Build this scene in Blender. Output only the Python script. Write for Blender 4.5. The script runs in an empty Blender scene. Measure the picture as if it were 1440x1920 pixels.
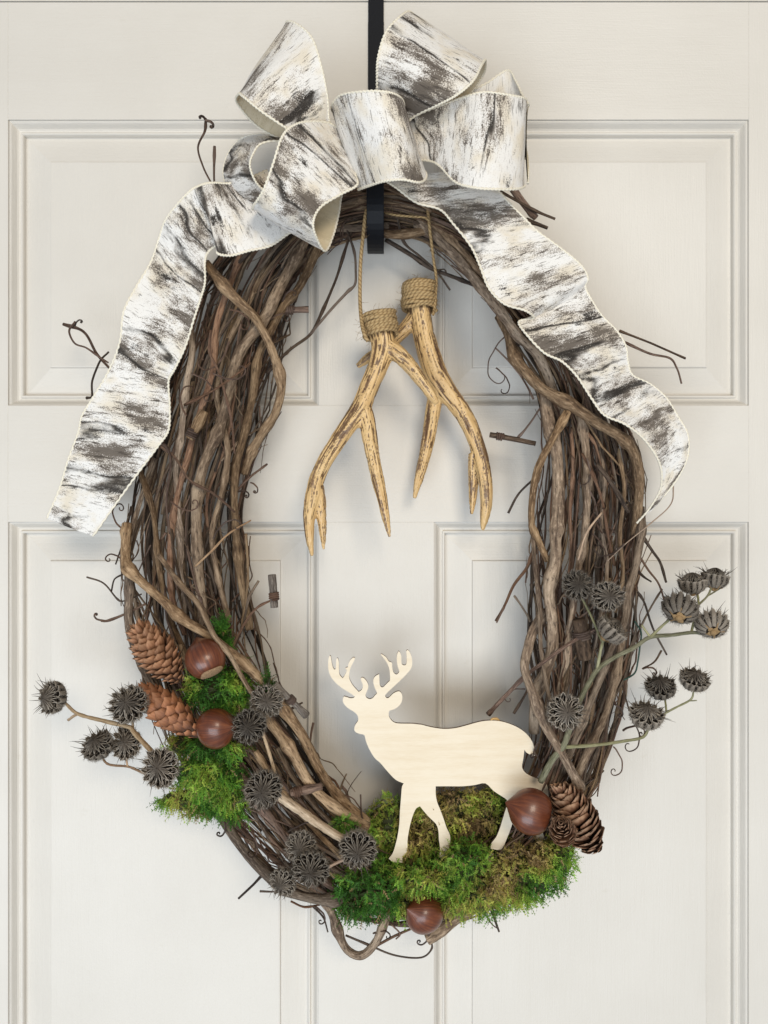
import bpy, math, random
import numpy as np
from mathutils import Vector, Matrix

random.seed(7)
RNG = np.random.RandomState(11)

# ------------------------------------------------------------------ camera, light, exposure
S = 0.0005            # metres per photograph pixel on the door face
D = 0.70              # camera distance from the door face (a phone held close)
ZC = 1.552            # camera height: the door's top edge is at 2.03
scene = bpy.context.scene
cam_data = bpy.data.cameras.new('camera')
cam = bpy.data.objects.new('camera', cam_data)
scene.collection.objects.link(cam)
cam.location = (0, -D, ZC)
cam.rotation_euler = (math.radians(90), 0, 0)
cam_data.sensor_fit = 'VERTICAL'
cam_data.sensor_height = 24.0
cam_data.lens = 24.0 * D / (1920 * S)
cam_data.clip_start = 0.02
cam_data.clip_end = 60
scene.camera = cam

world = bpy.data.worlds.new('World')
scene.world = world
world.use_nodes = True
bg = world.node_tree.nodes['Background']
bg.inputs[0].default_value = (0.93, 0.96, 1.0, 1)
bg.inputs[1].default_value = 0.30

def area(name, loc, target, size, power, col):
    l = bpy.data.lights.new(name, 'AREA')
    l.shape = 'RECTANGLE'; l.size = size[0]; l.size_y = size[1]
    l.energy = power; l.color = col
    o = bpy.data.objects.new(name, l)
    scene.collection.objects.link(o)
    o.location = loc
    o.rotation_euler = (Vector(target) - Vector(loc)).to_track_quat('-Z', 'Y').to_euler()
    return o
area('window_light', (0.55, -2.5, ZC + 0.85), (0, 0, ZC - 0.02), (0.9, 0.8), 33, (1.0, 0.89, 0.73))
area('daylight_fill', (-0.50, -2.2, ZC - 0.95), (-0.05, 0, ZC - 0.40), (2.0, 1.2), 45, (0.815, 0.905, 1.0))

vs = scene.view_settings
vs.view_transform = 'Standard'; vs.look = 'None'; vs.gamma = 1.0; vs.use_curve_mapping = False
vs.exposure = 0.0
scene.cycles.use_denoising = True
scene.cycles.max_bounces = 6

# ------------------------------------------------------------------ helpers
COL = scene.collection
def P(px, py, d):
    k = S * (D - d) / D
    return np.array([(px - 720) * k, -d, ZC + (960 - py) * k])
def PR(rpx, d):
    return rpx * S * (D - d) / D
def PV(pts):
    return np.array([P(*p[:3]) for p in pts])

def link(o, parent=None):
    COL.objects.link(o)
    if parent is not None:
        o.parent = parent
    return o
def empty(name, loc):
    o = bpy.data.objects.new(name, None)
    o.empty_display_size = 0.01
    o.location = Vector(loc)
    o['ox'] = [float(v) for v in loc]
    del o['ox']
    ORIGIN[name_key(o)] = np.array(loc, float)
    return link(o)
ORIGIN = {}
def name_key(o):
    return o.as_pointer()
def origin(parent):
    o = np.zeros(3)
    while parent is not None:
        if name_key(parent) in ORIGIN:
            return ORIGIN[name_key(parent)]
        parent = parent.parent
    return o
def tag(o, label, cat=None, group=None, kind=None):
    o['label'] = label
    if cat: o['category'] = cat
    if group: o['group'] = group
    if kind: o['kind'] = kind
    return o
def mesh_data(name, verts, faces, mats, uv=None, smooth=True, midx=None, attrs=None):
    me = bpy.data.meshes.new(name)
    me.from_pydata([tuple(v) for v in verts], [], [tuple(int(i) for i in f) for f in faces])
    for m in (mats if isinstance(mats, (list, tuple)) else [mats]):
        me.materials.append(m)
    if uv is not None:
        lay = me.uv_layers.new(name='UVMap')
        lay.data.foreach_set('uv', np.asarray(uv, np.float32).ravel())
    if midx is not None:
        me.polygons.foreach_set('material_index', np.asarray(midx, np.int32))
    if attrs:
        for k, v in attrs.items():
            v = np.asarray(v, np.float32)
            if v.ndim == 1:
                a = me.attributes.new(k, 'FLOAT', 'POINT'); a.data.foreach_set('value', v)
            else:
                a = me.attributes.new(k, 'FLOAT_COLOR', 'POINT')
                a.data.foreach_set('color', np.hstack([v, np.ones((len(v), 1), np.float32)]).ravel())
    if smooth:
        me.polygons.foreach_set('use_smooth', np.ones(len(me.polygons), bool))
    me.update()
    return me
def obj(name, verts, faces, mats, parent=None, **kw):
    verts = np.asarray(verts, float) - origin(parent)
    me = mesh_data(name, verts, faces, mats, **kw)
    return link(bpy.data.objects.new(name, me), parent)

def spline(pts, n=8, closed=False):
    """Catmull-Rom through pts (any dimension)."""
    p = np.asarray(pts, float)
    if len(p) < 3 and not closed:
        t = np.linspace(0, 1, n * 2)[:, None]
        return p[0] * (1 - t) + p[-1] * t
    if closed:
        q = np.vstack([p[-1], p, p[0], p[1]])
        m = len(p)
    else:
        q = np.vstack([2 * p[0] - p[1], p, 2 * p[-1] - p[-2]])
        m = len(p) - 1
    t = np.linspace(0, 1, n, endpoint=False)[:, None]
    out = []
    for i in range(m):
        a, b, c, d = q[i], q[i + 1], q[i + 2], q[i + 3]
        out.append(0.5 * ((2 * b) + (-a + c) * t + (2 * a - 5 * b + 4 * c - d) * t ** 2 + (-a + 3 * b - 3 * c + d) * t ** 3))
    r = np.vstack(out)
    return r if closed else np.vstack([r, p[-1]])

def frames(path):
    t = np.gradient(path, axis=0)
    t /= np.linalg.norm(t, axis=1)[:, None] + 1e-12
    ref = np.array([0, 1.0, 0]) if abs(t[0][1]) < 0.9 else np.array([1.0, 0, 0])
    n = np.zeros_like(path)
    v = ref - t[0] * ref.dot(t[0]); n[0] = v / np.linalg.norm(v)
    for i in range(1, len(path)):
        v = n[i - 1] - t[i] * n[i - 1].dot(t[i])
        n[i] = v / (np.linalg.norm(v) + 1e-12)
    return t, n, np.cross(t, n)

def tube(path, rad, seg=8, cap=True):
    path = np.asarray(path, float)
    N = len(path)
    rad = np.broadcast_to(np.asarray(rad, float), (N,)) if np.ndim(rad) < 2 else rad
    t, n, b = frames(path)
    ang = np.linspace(0, 2 * math.pi, seg, endpoint=False)
    ca, sa = np.cos(ang), np.sin(ang)
    ring = n[:, None, :] * ca[None, :, None] + b[:, None, :] * sa[None, :, None]
    r = rad[:, None, None] if rad.ndim == 1 else rad[:, :, None]
    verts = (path[:, None, :] + ring * r).reshape(-1, 3)
    length = np.concatenate([[0], np.cumsum(np.linalg.norm(np.diff(path, axis=0), axis=1))])
    I, J = np.meshgrid(np.arange(N - 1), np.arange(seg), indexing='ij')
    J2 = (J + 1) % seg
    faces = np.stack([I * seg + J, I * seg + J2, (I + 1) * seg + J2, (I + 1) * seg + J], -1).reshape(-1, 4)
    uv = np.stack([np.stack([J / seg, length[I]], -1), np.stack([(J + 1) / seg, length[I]], -1),
                   np.stack([(J + 1) / seg, length[I + 1]], -1), np.stack([J / seg, length[I + 1]], -1)], 2).reshape(-1, 2)
    faces = [tuple(f) for f in faces]
    if cap:
        faces.append(tuple(range(seg - 1, -1, -1)))
        faces.append(tuple(range((N - 1) * seg, N * seg)))
        a = np.stack([0.5 + 0.05 * ca, 0.002 * sa], -1)
        uv = np.vstack([uv, a[::-1], a + [0, length[-1]]])
    return verts, faces, uv
def merge(parts):
    vs_, fs_, us_ = [], [], []
    o = 0
    for v, f, u in parts:
        vs_.append(v); fs_ += [tuple(i + o for i in q) for q in f]; us_.append(u); o += len(v)
    return np.vstack(vs_), fs_, np.vstack(us_)

_lat = RNG.rand(256, 256)
def vnoise(x, y):
    """smooth 2-D value noise, 0..1"""
    xi, yi = np.floor(x).astype(int), np.floor(y).astype(int)
    fx, fy = x - xi, y - yi
    fx = fx * fx * (3 - 2 * fx); fy = fy * fy * (3 - 2 * fy)
    g = lambda a, b: _lat[a % 256, b % 256]
    return (g(xi, yi) * (1 - fx) + g(xi + 1, yi) * fx) * (1 - fy) + (g(xi, yi + 1) * (1 - fx) + g(xi + 1, yi + 1) * fx) * fy

# ------------------------------------------------------------------ materials
class NT:
    def __init__(self, name):
        self.m = bpy.data.materials.new(name); self.m.use_nodes = True
        self.t = self.m.node_tree
        self.b = self.t.nodes['Principled BSDF']
    def n(self, typ, **kw):
        nd = self.t.nodes.new(typ)
        for k, v in kw.items():
            if k.startswith('i_'):
                key = k[2:]
                key = int(key) if key.isdigit() else key.replace('_', ' ')
                if hasattr(v, 'is_output') or isinstance(v, bpy.types.NodeSocket):
                    self.t.links.new(v, nd.inputs[key])
                else:
                    nd.inputs[key].default_value = v
            else:
                setattr(nd, k, v)
        return nd
    def link(self, a, b): self.t.links.new(a, b)
    def set(self, **kw):
        for k, v in kw.items():
            key = k.replace('_', ' ')
            if isinstance(v, bpy.types.NodeSocket): self.link(v, self.b.inputs[key])
            else: self.b.inputs[key].default_value = v
    def map(self, src, scale, loc=(0, 0, 0)):
        nd = self.n('ShaderNodeMapping'); self.link(src, nd.inputs[0])
        nd.inputs['Scale'].default_value = scale; nd.inputs['Location'].default_value = loc
        return nd.outputs[0]
    def noise(self, vec, scale=1.0, detail=3.0, rough=0.55, dist=0.0):
        nd = self.n('ShaderNodeTexNoise', i_Scale=scale, i_Detail=detail, i_Roughness=rough, i_Distortion=dist)
        if vec is not None: self.link(vec, nd.inputs['Vector'])
        return nd.outputs[0]
    def ramp(self, fac, stops):
        nd = self.n('ShaderNodeValToRGB'); self.link(fac, nd.inputs[0])
        cr = nd.color_ramp
        while len(cr.elements) < len(stops): cr.elements.new(0.5)
        for e, (p, c) in zip(cr.elements, stops):
            e.position = p; e.color = (c, c, c, 1) if isinstance(c, (int, float)) else (*c, 1)
        return nd.outputs[0]
    def mix(self, fac, a, b, mode='MIX'):
        nd = self.n('ShaderNodeMix', data_type='RGBA', blend_type=mode)
        for key, v in ((0, fac), (6, a), (7, b)):
            if isinstance(v, bpy.types.NodeSocket): self.link(v, nd.inputs[key])
            else: nd.inputs[key].default_value = v if key == 0 else (*v, 1)
        return nd.outputs[2]
    def math(self, op, a, b=0.0, clamp=False):
        nd = self.n('ShaderNodeMath', operation=op, use_clamp=clamp)
        for i, v in enumerate((a, b)):
            if isinstance(v, bpy.types.NodeSocket): self.link(v, nd.inputs[i])
            else: nd.inputs[i].default_value = v
        return nd.outputs[0]
    def bump(self, h, dist, strength=1.0):
        nd = self.n('ShaderNodeBump', i_Strength=strength, i_Distance=dist)
        self.link(h, nd.inputs['Height']); self.link(nd.outputs[0], self.b.inputs['Normal'])
    def uv(self): return self.n('ShaderNodeUVMap').outputs[0]
    def obj(self): return self.n('ShaderNodeTexCoord').outputs['Object']
    def pos(self): return self.n('ShaderNodeNewGeometry').outputs['Position']
    def rnd(self): return self.n('ShaderNodeObjectInfo').outputs['Random']
    def attr(self, name, out='Fac'):
        return self.n('ShaderNodeAttribute', attribute_name=name).outputs[out]

def m_paint(name, vertical=True):
    k = NT(name)
    p = k.pos()
    sc = (900, 900, 35) if vertical else (35, 900, 900)
    brush = k.noise(k.map(p, sc), 1.0, 3, 0.6)
    blot = k.noise(p, 7.0, 4, 0.6)
    col = k.mix(k.ramp(blot, [(0.3, 0.0), (0.75, 1.0)]), (0.666, 0.631, 0.572), (0.716, 0.682, 0.624))
    scf = k.math('MULTIPLY', k.ramp(k.noise(k.map(p, (30, 30, 60)), 1.0, 6, 0.7), [(0.66, 0.0), (0.76, 1.0)]), 0.22)
    col = k.mix(scf, col, (0.50, 0.44, 0.34))
    k.set(Base_Color=col, Roughness=0.42)
    k.b.inputs['Specular IOR Level'].default_value = 0.35
    speck = k.noise(p, 520, 2, 0.5)
    h = k.math('ADD', k.math('MULTIPLY', brush, 0.7), k.math('MULTIPLY', speck, 0.5))
    wav = k.noise(k.map(p, (60, 60, 9) if vertical else (9, 60, 60)), 1.0, 2, 0.5)
    h = k.math('ADD', h, k.math('MULTIPLY', wav, 1.6))
    k.bump(h, 0.00036, 0.9)
    return k.m
M_PV = m_paint('painted_wood_vertical', True)
M_PH = m_paint('painted_wood_horizontal', False)

def m_bark(name, c_dark, c_mid, c_light, rough=0.75, streak=1.0):
    k = NT(name)
    uv = k.uv()
    r = k.rnd()
    off = k.n('ShaderNodeCombineXYZ'); k.link(k.math('MULTIPLY', r, 37.0), off.inputs[0]); k.link(k.math('MULTIPLY', r, 11.0), off.inputs[1])
    add = k.n('ShaderNodeVectorMath', operation='ADD'); k.link(uv, add.inputs[0]); k.link(off.outputs[0], add.inputs[1])
    v = add.outputs[0]
    st = k.noise(k.map(v, (6.5, 24, 1)), 1.0, 7, 0.72)
    fine = k.noise(k.map(v, (15, 130, 1)), 1.0, 4, 0.65)
    big = k.noise(k.map(v, (1.5, 14, 1)), 1.0, 2, 0.5)
    f = k.math('ADD', k.math('MULTIPLY', st, 0.55), k.math('MULTIPLY', big, 0.45))
    col = k.ramp(f, [(0.38, c_dark), (0.49, c_mid), (0.60, c_light)])
    col = k.mix(k.math('MULTIPLY', k.ramp(fine, [(0.53, 0.0), (0.63, 1.0)]), 0.42), col, tuple(min(1, c * 1.5 + 0.03) for c in c_light))
    col = k.mix(k.math('MULTIPLY', k.ramp(fine, [(0.36, 1.0), (0.45, 0.0)]), 0.75), col, tuple(c * 0.45 for c in c_dark))
    hsv = k.n('ShaderNodeHueSaturation')
    k.link(col, hsv.inputs['Color'])
    k.link(k.math('ADD', 0.65, k.math('MULTIPLY', r, 0.85)), hsv.inputs['Value'])
    k.link(k.math('ADD', 0.74, k.math('MULTIPLY', k.math('FRACT', k.math('MULTIPLY', r, 7.3)), 0.34)), hsv.inputs['Saturation'])
    k.set(Base_Color=hsv.outputs[0], Roughness=rough)
    k.b.inputs['Specular IOR Level'].default_value = 0.3
    k.bump(k.math('ADD', st, k.math('MULTIPLY', fine, 0.6)), 0.0018 * streak, 1.0)
    return k.m
M_VINE = m_bark('vine_bark', (0.070, 0.040, 0.022), (0.180, 0.116, 0.066), (0.34, 0.240, 0.148))
M_VRED = m_bark('young_vine_bark', (0.055, 0.027, 0.016), (0.145, 0.078, 0.047), (0.25, 0.150, 0.095), 0.6)
M_VDARK = m_bark('dark_shade_vine_bark', (0.024, 0.015, 0.010), (0.066, 0.042, 0.027), (0.145, 0.098, 0.065))  # dark bark of some vines and twigs; on core vines, shade put into colour
M_TEND = m_bark('tendril_bark', (0.055, 0.030, 0.020), (0.115, 0.066, 0.045), (0.19, 0.12, 0.085), 0.55)
M_STUB = m_bark('peeling_bark', (0.085, 0.06, 0.043), (0.20, 0.155, 0.12), (0.40, 0.34, 0.28), 0.9, 1.6)
M_STRAW = m_bark('straw_stalk', (0.29, 0.18, 0.09), (0.43, 0.295, 0.165), (0.55, 0.42, 0.27), 0.6, 0.5)
M_GREENSTEM = m_bark('green_stalk', (0.14, 0.135, 0.06), (0.22, 0.21, 0.10), (0.31, 0.29, 0.17), 0.7, 0.5)
M_STEMTAN = m_bark('tan_stalk', (0.22, 0.125, 0.07), (0.35, 0.22, 0.13), (0.46, 0.32, 0.2), 0.7, 0.5)

def m_jute():
    k = NT('jute_fibre'); uv = k.uv()
    sh = k.n('ShaderNodeVectorMath', operation='MULTIPLY'); k.link(uv, sh.inputs[0]); sh.inputs[1].default_value = (1, 1, 0)
    sx = k.n('ShaderNodeSeparateXYZ'); k.link(uv, sx.inputs[0])
    tw = k.math('ADD', k.math('MULTIPLY', sx.outputs[0], 2.0), k.math('MULTIPLY', sx.outputs[1], 260.0))
    ply = k.math('ABSOLUTE', k.math('SINE', k.math('MULTIPLY', tw, math.pi)))
    fib = k.noise(k.map(uv, (18, 900, 1)), 1.0, 3, 0.6)
    f = k.math('ADD', k.math('MULTIPLY', ply, 0.5), k.math('MULTIPLY', fib, 0.6))
    k.set(Base_Color=k.ramp(f, [(0.15, (0.13, 0.075, 0.03)), (0.5, (0.36, 0.235, 0.105)), (0.95, (0.56, 0.41, 0.21))]), Roughness=0.9)
    k.bump(f, 0.0007)
    return k.m
M_JUTE = m_jute()

def m_ribbon(name, printed=True):
    k = NT(name); uv = k.uv()       # uv in metres: x across the ribbon, y along it
    wp = k.noise(k.map(uv, (22, 30, 1)), 1.0, 2, 0.5)
    sep = k.n('ShaderNodeSeparateXYZ'); k.link(uv, sep.inputs[0])
    cmb = k.n('ShaderNodeCombineXYZ'); k.link(sep.outputs[0], cmb.inputs[0])
    k.link(k.math('ADD', sep.outputs[1], k.math('MULTIPLY', wp, 0.011)), cmb.inputs[1])
    w = cmb.outputs[0]
    grain = k.noise(uv, 950.0, 2, 0.7)
    weave = k.noise(k.map(uv, (1900, 1900, 1)), 1.0, 1, 0.5)
    gs = k.math('SUBTRACT', grain, 0.5)
    creamf = k.ramp(k.noise(k.map(w, (28, 40, 1), (3, 7, 0)), 1.0, 3, 0.6), [(0.48, 0.0), (0.64, 0.7)])
    base = k.mix(creamf, (0.82, 0.80, 0.765), (0.72, 0.63, 0.48))
    base = k.mix(k.math('MULTIPLY', k.ramp(grain, [(0.56, 0.0), (0.66, 1.0)]), 0.30), base, (0.38, 0.33, 0.28))
    # broken bark patches lying across the width
    p1 = k.noise(k.map(w, (15, 30, 1), (1.7, 2.3, 0)), 1.0, 12, 0.66, 0.0)
    p2 = k.noise(k.map(w, (55, 330, 1), (5, 1, 0)), 1.0, 8, 0.7, 0.0)
    low = k.noise(k.map(uv, (6, 13, 1), (2, 5, 0)), 1.0, 1, 0.5)
    p1 = k.math('ADD', p1, k.math('MULTIPLY', k.math('SUBTRACT', low, 0.53), 0.42))
    g1 = k.math('ADD', p1, k.math('ADD', k.math('MULTIPLY', gs, 0.34), k.math('MULTIPLY', k.math('SUBTRACT', p2, 0.5), 0.22)))
    halo = k.ramp(g1, [(0.475, 0.0), (0.535, 0.62)])
    patch = k.ramp(g1, [(0.535, 0.0), (0.575, 0.93)])
    near = k.ramp(p1, [(0.38, 0.04), (0.52, 1.0)])
    streak = k.math('MULTIPLY', k.ramp(k.math('ADD', p2, k.math('MULTIPLY', gs, 0.15)), [(0.56, 0.0), (0.60, 0.95)]), near)
    p3 = k.noise(k.map(w, (80, 900, 1), (9, 4, 0)), 1.0, 2, 0.5)
    dash = k.math('MULTIPLY', k.ramp(p3, [(0.645, 0.0), (0.68, 1.0)]), 0.75)
    # dark wavy bark lines
    cr = k.noise(k.map(w, (3.0, 20, 1), (4.1, 8.2, 0)), 1.0, 3, 0.5, 0.0)
    crack = k.ramp(k.math('ABSOLUTE', k.math('SUBTRACT', k.math('ADD', cr, k.math('MULTIPLY', gs, 0.05)), 0.545)), [(0.006, 0.95), (0.018, 0.0)])
    crack = k.math('MULTIPLY', crack, k.ramp(p1, [(0.40, 0.0), (0.50, 1.0)]))
    kn = k.noise(k.map(w, (24, 50, 1), (11, 3, 0)), 1.0, 8, 0.6)
    knot = k.ramp(k.math('ADD', kn, k.math('MULTIPLY', gs, 0.2)), [(0.64, 0.0), (0.69, 1.0)])
    col = k.mix(halo, base, (0.38, 0.325, 0.27))
    col = k.mix(patch, col, (0.125, 0.103, 0.084))
    col = k.mix(streak, col, (0.085, 0.071, 0.059))
    col = k.mix(dash, col, (0.12, 0.10, 0.085))
    col = k.mix(knot, col, (0.045, 0.039, 0.034))
    col = k.mix(crack, col, (0.03, 0.026, 0.023))
    if not printed:
        col = k.mix(0.80, col, (0.70, 0.60, 0.41))
    k.set(Base_Color=col, Roughness=0.92)
    k.b.inputs['Specular IOR Level'].default_value = 0.15
    k.b.inputs['Sheen Weight'].default_value = 0.0
    k.bump(weave, 0.0004, 0.6)
    return k.m
M_RIB = m_ribbon('birch_print_cloth', True)
M_RIBB = m_ribbon('cloth_reverse', False)
def m_trim():
    k = NT('stitching_thread')
    f = k.noise(k.map(k.uv(), (6, 700, 1)), 1.0, 2, 0.6)
    k.set(Base_Color=k.ramp(f, [(0.3, (0.76, 0.69, 0.54)), (0.7, (0.90, 0.86, 0.75))]), Roughness=0.85)
    k.bump(f, 0.0004)
    return k.m
M_TRIM = m_trim()

def m_antler():
    k = NT('resin_antler')
    g = k.attr('groove'); p = k.attr('patch')
    n1 = k.noise(k.obj(), 420, 3, 0.6)
    body = k.mix(k.noise(k.obj(), 60, 3, 0.6), (0.60, 0.365, 0.145), (0.74, 0.535, 0.27))
    gg = k.math('ADD', g, k.math('MULTIPLY', k.math('SUBTRACT', n1, 0.5), 0.35))
    col = k.mix(k.ramp(gg, [(0.46, 0.0), (0.68, 0.92)]), body, (0.115, 0.060, 0.030))
    pp = k.math('ADD', p, k.math('MULTIPLY', k.math('SUBTRACT', n1, 0.5), 0.45))
    col = k.mix(k.ramp(pp, [(0.57, 0.0), (0.72, 0.85)]), col, (0.12, 0.062, 0.036))
    k.set(Base_Color=col, Roughness=0.38)
    k.bump(n1, 0.0003, 0.6)
    return k.m
M_ANT = m_antler()

def m_ply():
    k = NT('basswood_ply'); p = k.obj()
    g = k.noise(k.map(p, (14, 1, 170)), 1.0, 4, 0.6)
    fl = k.noise(k.map(p, (140, 1, 900)), 1.0, 2, 0.5)
    bl = k.noise(p, 16, 2, 0.5)
    f = k.math('ADD', k.math('MULTIPLY', g, 0.5), k.math('ADD', k.math('MULTIPLY', fl, 0.2), k.math('MULTIPLY', bl, 0.3)))
    k.set(Base_Color=k.ramp(f, [(0.34, (0.725, 0.605, 0.435)), (0.52, (0.79, 0.69, 0.535)), (0.70, (0.82, 0.735, 0.595))]), Roughness=0.62)
    k.b.inputs['Specular IOR Level'].default_value = 0.25
    k.bump(fl, 0.0002, 0.5)
    return k.m
M_PLY = m_ply()
def m_simple(name, c, rough=0.6, noise_scale=300, var=0.25, spec=0.4, metal=0.0, bump=0.0):
    k = NT(name)
    f = k.noise(k.obj(), noise_scale, 3, 0.6)
    k.set(Base_Color=k.ramp(f, [(0.3, tuple(x * (1 - var) for x in c)), (0.7, tuple(min(1, x * (1 + var)) for x in c))]), Roughness=rough, Metallic=metal)
    k.b.inputs['Specular IOR Level'].default_value = spec
    if bump: k.bump(f, bump)
    return k.m
M_BURN = m_simple('laser_burnt_edge', (0.14, 0.08, 0.045), 0.8)
M_BLACK = m_simple('black_powder_coat', (0.006, 0.007, 0.010), 0.5, 900, 0.2, 0.2, 0.0, 0.0001)
M_WIRE = m_simple('green_wire', (0.02, 0.055, 0.04), 0.45)
M_BRASS = m_simple('amber_glue', (0.55, 0.33, 0.12), 0.3)

def m_nut():
    k = NT('chestnut_shell'); uv = k.uv()      # uv: x longitude 0..1, y latitude
    r = k.rnd()
    off = k.n('ShaderNodeCombineXYZ'); k.link(k.math('MULTIPLY', r, 9.0), off.inputs[0])
    add = k.n('ShaderNodeVectorMath', operation='ADD'); k.link(uv, add.inputs[0]); k.link(off.outputs[0], add.inputs[1])
    st = k.noise(k.map(add.outputs[0], (52, 2.0, 1)), 1.0, 5, 0.62, 0.25)
    bl = k.noise(k.obj(), 60, 3, 0.6)
    f = k.math('ADD', k.math('MULTIPLY', st, 0.65), k.math('MULTIPLY', bl, 0.35))
    k.set(Base_Color=k.ramp(f, [(0.30, (0.045, 0.012, 0.006)), (0.5, (0.125, 0.033, 0.013)), (0.72, (0.29, 0.09, 0.030))]), Roughness=0.40)
    k.b.inputs['Coat Weight'].default_value = 0.3
    k.b.inputs['Coat Roughness'].default_value = 0.16
    k.bump(st, 0.0004, 0.5)
    return k.m
M_NUT = m_nut()
M_HIL = m_simple('chestnut_scar', (0.36, 0.23, 0.13), 0.9, 900, 0.4, 0.2, 0, 0.0006)

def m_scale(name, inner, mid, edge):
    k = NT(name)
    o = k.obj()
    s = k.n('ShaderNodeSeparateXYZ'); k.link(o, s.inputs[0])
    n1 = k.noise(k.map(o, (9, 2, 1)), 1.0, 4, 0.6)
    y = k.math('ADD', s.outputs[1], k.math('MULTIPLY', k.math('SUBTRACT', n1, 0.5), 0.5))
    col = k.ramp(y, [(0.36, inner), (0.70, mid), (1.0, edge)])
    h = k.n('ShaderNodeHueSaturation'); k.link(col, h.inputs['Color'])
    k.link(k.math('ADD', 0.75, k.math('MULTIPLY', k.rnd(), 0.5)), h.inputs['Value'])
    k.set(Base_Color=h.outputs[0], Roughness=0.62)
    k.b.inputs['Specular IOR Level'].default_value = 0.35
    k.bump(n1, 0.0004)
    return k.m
M_SC1 = m_scale('tan_cone_scale', (0.10, 0.045, 0.023), (0.285, 0.132, 0.066), (0.45, 0.245, 0.135))
M_SC2 = m_scale('russet_cone_scale', (0.11, 0.042, 0.02), (0.31, 0.125, 0.056), (0.43, 0.205, 0.105))
M_SC3 = m_scale('dark_cone_scale', (0.06, 0.027, 0.015), (0.19, 0.092, 0.050), (0.46, 0.29, 0.18))
M_CORE = m_simple('cone_core', (0.06, 0.03, 0.018), 0.9)

def m_pod():
    k = NT('hairy_seed_pod')
    rim = k.attr('rim')
    n1 = k.noise(k.obj(), 14, 4, 0.65)
    h = k.n('ShaderNodeHueSaturation')
    f = k.math('ADD', rim, k.math('MULTIPLY', k.math('SUBTRACT', n1, 0.5), 0.5))
    k.link(k.ramp(f, [(0.05, (0.016, 0.013, 0.011)), (0.45, (0.105, 0.087, 0.070)), (0.95, (0.36, 0.315, 0.26))]), h.inputs['Color'])
    k.link(k.math('ADD', 0.65, k.math('MULTIPLY', k.rnd(), 0.7)), h.inputs['Value'])
    k.set(Base_Color=h.outputs[0], Roughness=0.9)
    k.b.inputs['Specular IOR Level'].default_value = 0.15
    return k.m
M_POD = m_pod()
M_CALYX = m_simple('dry_calyx', (0.28, 0.18, 0.085), 0.85, 30, 0.35)

def m_moss():
    k = NT('moss_fronds')
    c = k.attr('tint', 'Color')
    k.set(Base_Color=c, Roughness=0.65)
    k.b.inputs['Specular IOR Level'].default_value = 0.3
    tr = k.n('ShaderNodeBsdfTranslucent'); k.link(c, tr.inputs[0])
    mx = k.n('ShaderNodeMixShader'); mx.inputs[0].default_value = 0.25
    k.link(k.b.outputs[0], mx.inputs[1]); k.link(tr.outputs[0], mx.inputs[2])
    out = [n for n in k.t.nodes if n.type == 'OUTPUT_MATERIAL'][0]
    k.link(mx.outputs[0], out.inputs[0])
    return k.m
M_MOSS = m_moss()

# ------------------------------------------------------------------ door
def zz(py): return ZC + (960 - py) * S
def xx(px): return (px - 720) * S
DX0, DX1, DTOP = xx(15) - 0.112, xx(1404) + 0.112, zz(4)
door = empty('door', (xx(710), 0.02, 0)); door['kind'] = 'structure'
tag(door, 'off white painted panelled door behind the wreath')
def board(name, x0, x1, z0, z1, mat, parent, y0=0.0, y1=0.038, bev=0.0003):
    a = bev
    v = [(x0, y1, z0), (x1, y1, z0), (x1, y1, z1), (x0, y1, z1),
         (x0, y0 + a, z0), (x1, y0 + a, z0), (x1, y0 + a, z1), (x0, y0 + a, z1),
         (x0 + a, y0, z0 + a), (x1 - a, y0, z0 + a), (x1 - a, y0, z1 - a), (x0 + a, y0, z1 - a)]
    f = [(0, 3, 2, 1)] + [(i, (i + 1) % 4, 4 + (i + 1) % 4, 4 + i) for i in range(4)] \
        + [(4 + i, 4 + (i + 1) % 4, 8 + (i + 1) % 4, 8 + i) for i in range(4)] + [(8, 9, 10, 11)]
    return obj(name, v, f, mat, parent, smooth=False)
PX = [(15, 597), (814, 1404)]
PZ = [(zz(224), zz(760)), (zz(979), 0.955), (0.79, 0.235)]
board('stile', DX0, xx(15), 0.012, DTOP, M_PV, door)
board('stile', xx(1404), DX1, 0.012, DTOP, M_PV, door)
rz = [(DTOP, PZ[0][0]), (PZ[0][1], PZ[1][0]), (PZ[1][1], PZ[2][0]), (PZ[2][1], 0.012)]
for z1, z0 in rz:
    board('rail', xx(15), xx(1404), z0, z1, M_PH, door)
for z1, z0 in PZ:
    board('mullion', xx(597), xx(814), z0, z1, M_PV, door)
def ring_sweep(name, x0, x1, z0, z1, prof, mat, parent, fill=False):
    """mitred rectangular loops: prof = list of (inset, depth)"""
    v, f = [], []
    for ins, dep in prof:
        v += [(x0 + ins, dep, z0 + ins), (x1 - ins, dep, z0 + ins), (x1 - ins, dep, z1 - ins), (x0 + ins, dep, z1 - ins)]
    m = []
    for i in range(len(prof) - 1):
        for j in range(4):
            a, b = i * 4 + j, i * 4 + (j + 1) % 4
            f.append((a, b, b + 4, a + 4)); m.append(0 if j % 2 == 0 else 1)
    if fill:
        q = (len(prof) - 1) * 4
        f.append((q, q + 1, q + 2, q + 3)); m.append(1)
    return obj(name, v, f, [M_PH, M_PV], parent, smooth=False, midx=m)
mm = 0.001
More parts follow.
